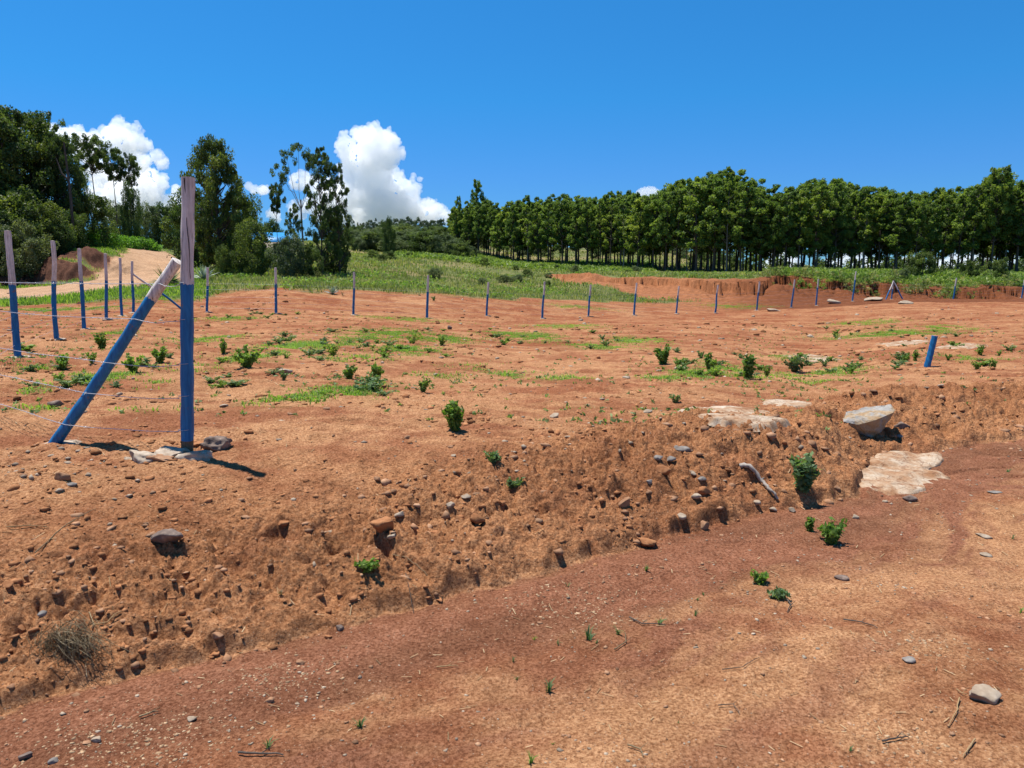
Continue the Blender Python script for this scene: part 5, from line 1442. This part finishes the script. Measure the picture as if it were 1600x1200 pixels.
# ------------------------------------------------------------------ clouds, far off over the land
def cloud(name, spheres, D, label, seed, voxel=7.0, squash=.8, disp=(60, 44, 28)):
    rs = np.random.RandomState(seed); g = Geo()
    v2, f2 = ico(2) if False else (I3, I3f)
    s = D / F
    for (u, v, r) in spheres:
        dy = rs.uniform(-.6, .6) * 40 * s
        k = 1 if r < 12 else 4
        c = np.array([(u - 800) * s, D + dy, zrow(v, D)])
        g.add(v2 * r * s * np.array([1, .9, .92]) + c, f2)
        for q in range(k + int(r / 3)):   # billows on the surface
            d = rs.normal(size=3); d /= np.linalg.norm(d); d[1] = -abs(d[1]) * .8; rb = r * rs.uniform(.22, .45)
            g.add(v2 * rb * s + c + d * r * s * .88, f2)
    me_ = g.mesh(name, M['cloud'], True); o = obj(name, me_)
    rm = o.modifiers.new('remesh', 'REMESH'); rm.mode = 'VOXEL'; rm.voxel_size = voxel; rm.use_smooth_shade = True
    for i_, (st, ns) in enumerate(zip(disp, (110, 42, 16))):
        tx = bpy.data.textures.new(name + str(i_), 'CLOUDS'); tx.noise_scale = ns; tx.noise_depth = 2; tx.cloud_type = 'GRAYSCALE'
        dm = o.modifiers.new('disp', 'DISPLACE'); dm.texture = tx; dm.strength = st; dm.mid_level = .5; dm.texture_coords = 'GLOBAL'
    return tag(o, label, 'cloud')
m, t, b = nm('cloud_vapour')
t.nodes.remove(b)
vol = N(t, 'ShaderNodeVolumePrincipled', Density=.021)
vol.inputs['Color'].default_value = (.996, .997, .998, 1); vol.inputs['Anisotropy'].default_value = .4
t.links.new(vol.outputs[0], t.nodes['Material Output'].inputs['Volume'])
M['cloud'] = m
D_ = 4000
cloud('cumulus_cloud', [(545, 224, 16), (572, 214, 17), (597, 209, 12), (616, 222, 17), (560, 243, 24), (600, 245, 32), (630, 243, 11), (553, 262, 18), (590, 280, 34), (620, 272, 14), (560, 300, 30), (610, 305, 32), (560, 335, 28), (600, 335, 38), (645, 300, 15), (640, 330, 26), (652, 296, 9), (668, 318, 12), (684, 326, 14), (670, 338, 22), (698, 338, 9), (530, 320, 30)], D_, 'tall white cumulus cloud towering behind the gum trees', 1)
cloud('cumulus_cloud', [(106, 204, 12), (128, 208, 13), (150, 212, 13), (195, 205, 15), (222, 199, 12), (243, 206, 10), (212, 222, 24), (175, 226, 20), (245, 232, 18), (258, 246, 11), (150, 235, 22), (125, 225, 16), (222, 250, 20), (275, 258, 8)], D_, 'upper white cloud above the thin trees on the left', 2)
cloud('cumulus_cloud', [(245, 275, 18), (222, 285, 26), (190, 285, 26), (268, 287, 14), (280, 296, 10), (240, 312, 34), (160, 262, 22), (200, 320, 34), (278, 325, 20), (296, 320, 12)], D_ + 500, 'lower white cloud bank behind the thin trees on the left', 3)
cloud('small_cloud', [(470, 280, 12), (486, 274, 10), (462, 275, 6), (500, 288, 12)], D_, 'small white cloud puff behind the forked tree', 4, 6)
cloud('small_cloud', [(404, 293, 6), (418, 296, 8), (432, 299, 7), (442, 301, 6), (400, 298, 5), (410, 297, 7), (425, 299, 8)], D_, 'thin flat cloud left of the forked tree', 5, 5, disp=(16, 10, 6))
cloud('small_cloud', [(455, 322, 10), (470, 330, 14), (490, 325, 12), (505, 335, 14), (440, 335, 10)], D_, 'low cloud glimpsed behind the gum trees', 6, 6)
cloud('small_cloud', [(653, 277, 5), (658, 278, 5), (648, 279, 5), (663, 279, 3)], D_, 'tiny cloud wisp right of the tall cumulus', 7, 3, disp=(6, 4, 2))
cloud('small_cloud', [(1000, 300, 9), (1008, 298, 10), (1016, 298, 9), (1023, 301, 7)], D_, 'tiny cloud tip peeping over the grove', 8, 4, disp=(12, 8, 4))
rsx = np.random.RandomState(3)
cloud('low_cloud_bank', [(u, 425 - 8 * abs(math.sin(u * .013)) - rsx.uniform(0, 12), rsx.uniform(9, 18)) for u in range(1190, 1760, 19)], D_, 'long white cloud bank low on the horizon behind the grove trunks', 9, 10)
cloud('low_cloud_bank', [(u, 395 - rsx.uniform(0, 15), rsx.uniform(8, 14)) for u in range(1195, 1350, 15)], D_ + 600, 'white cloud seen between the trunks in the middle of the grove', 10, 8)
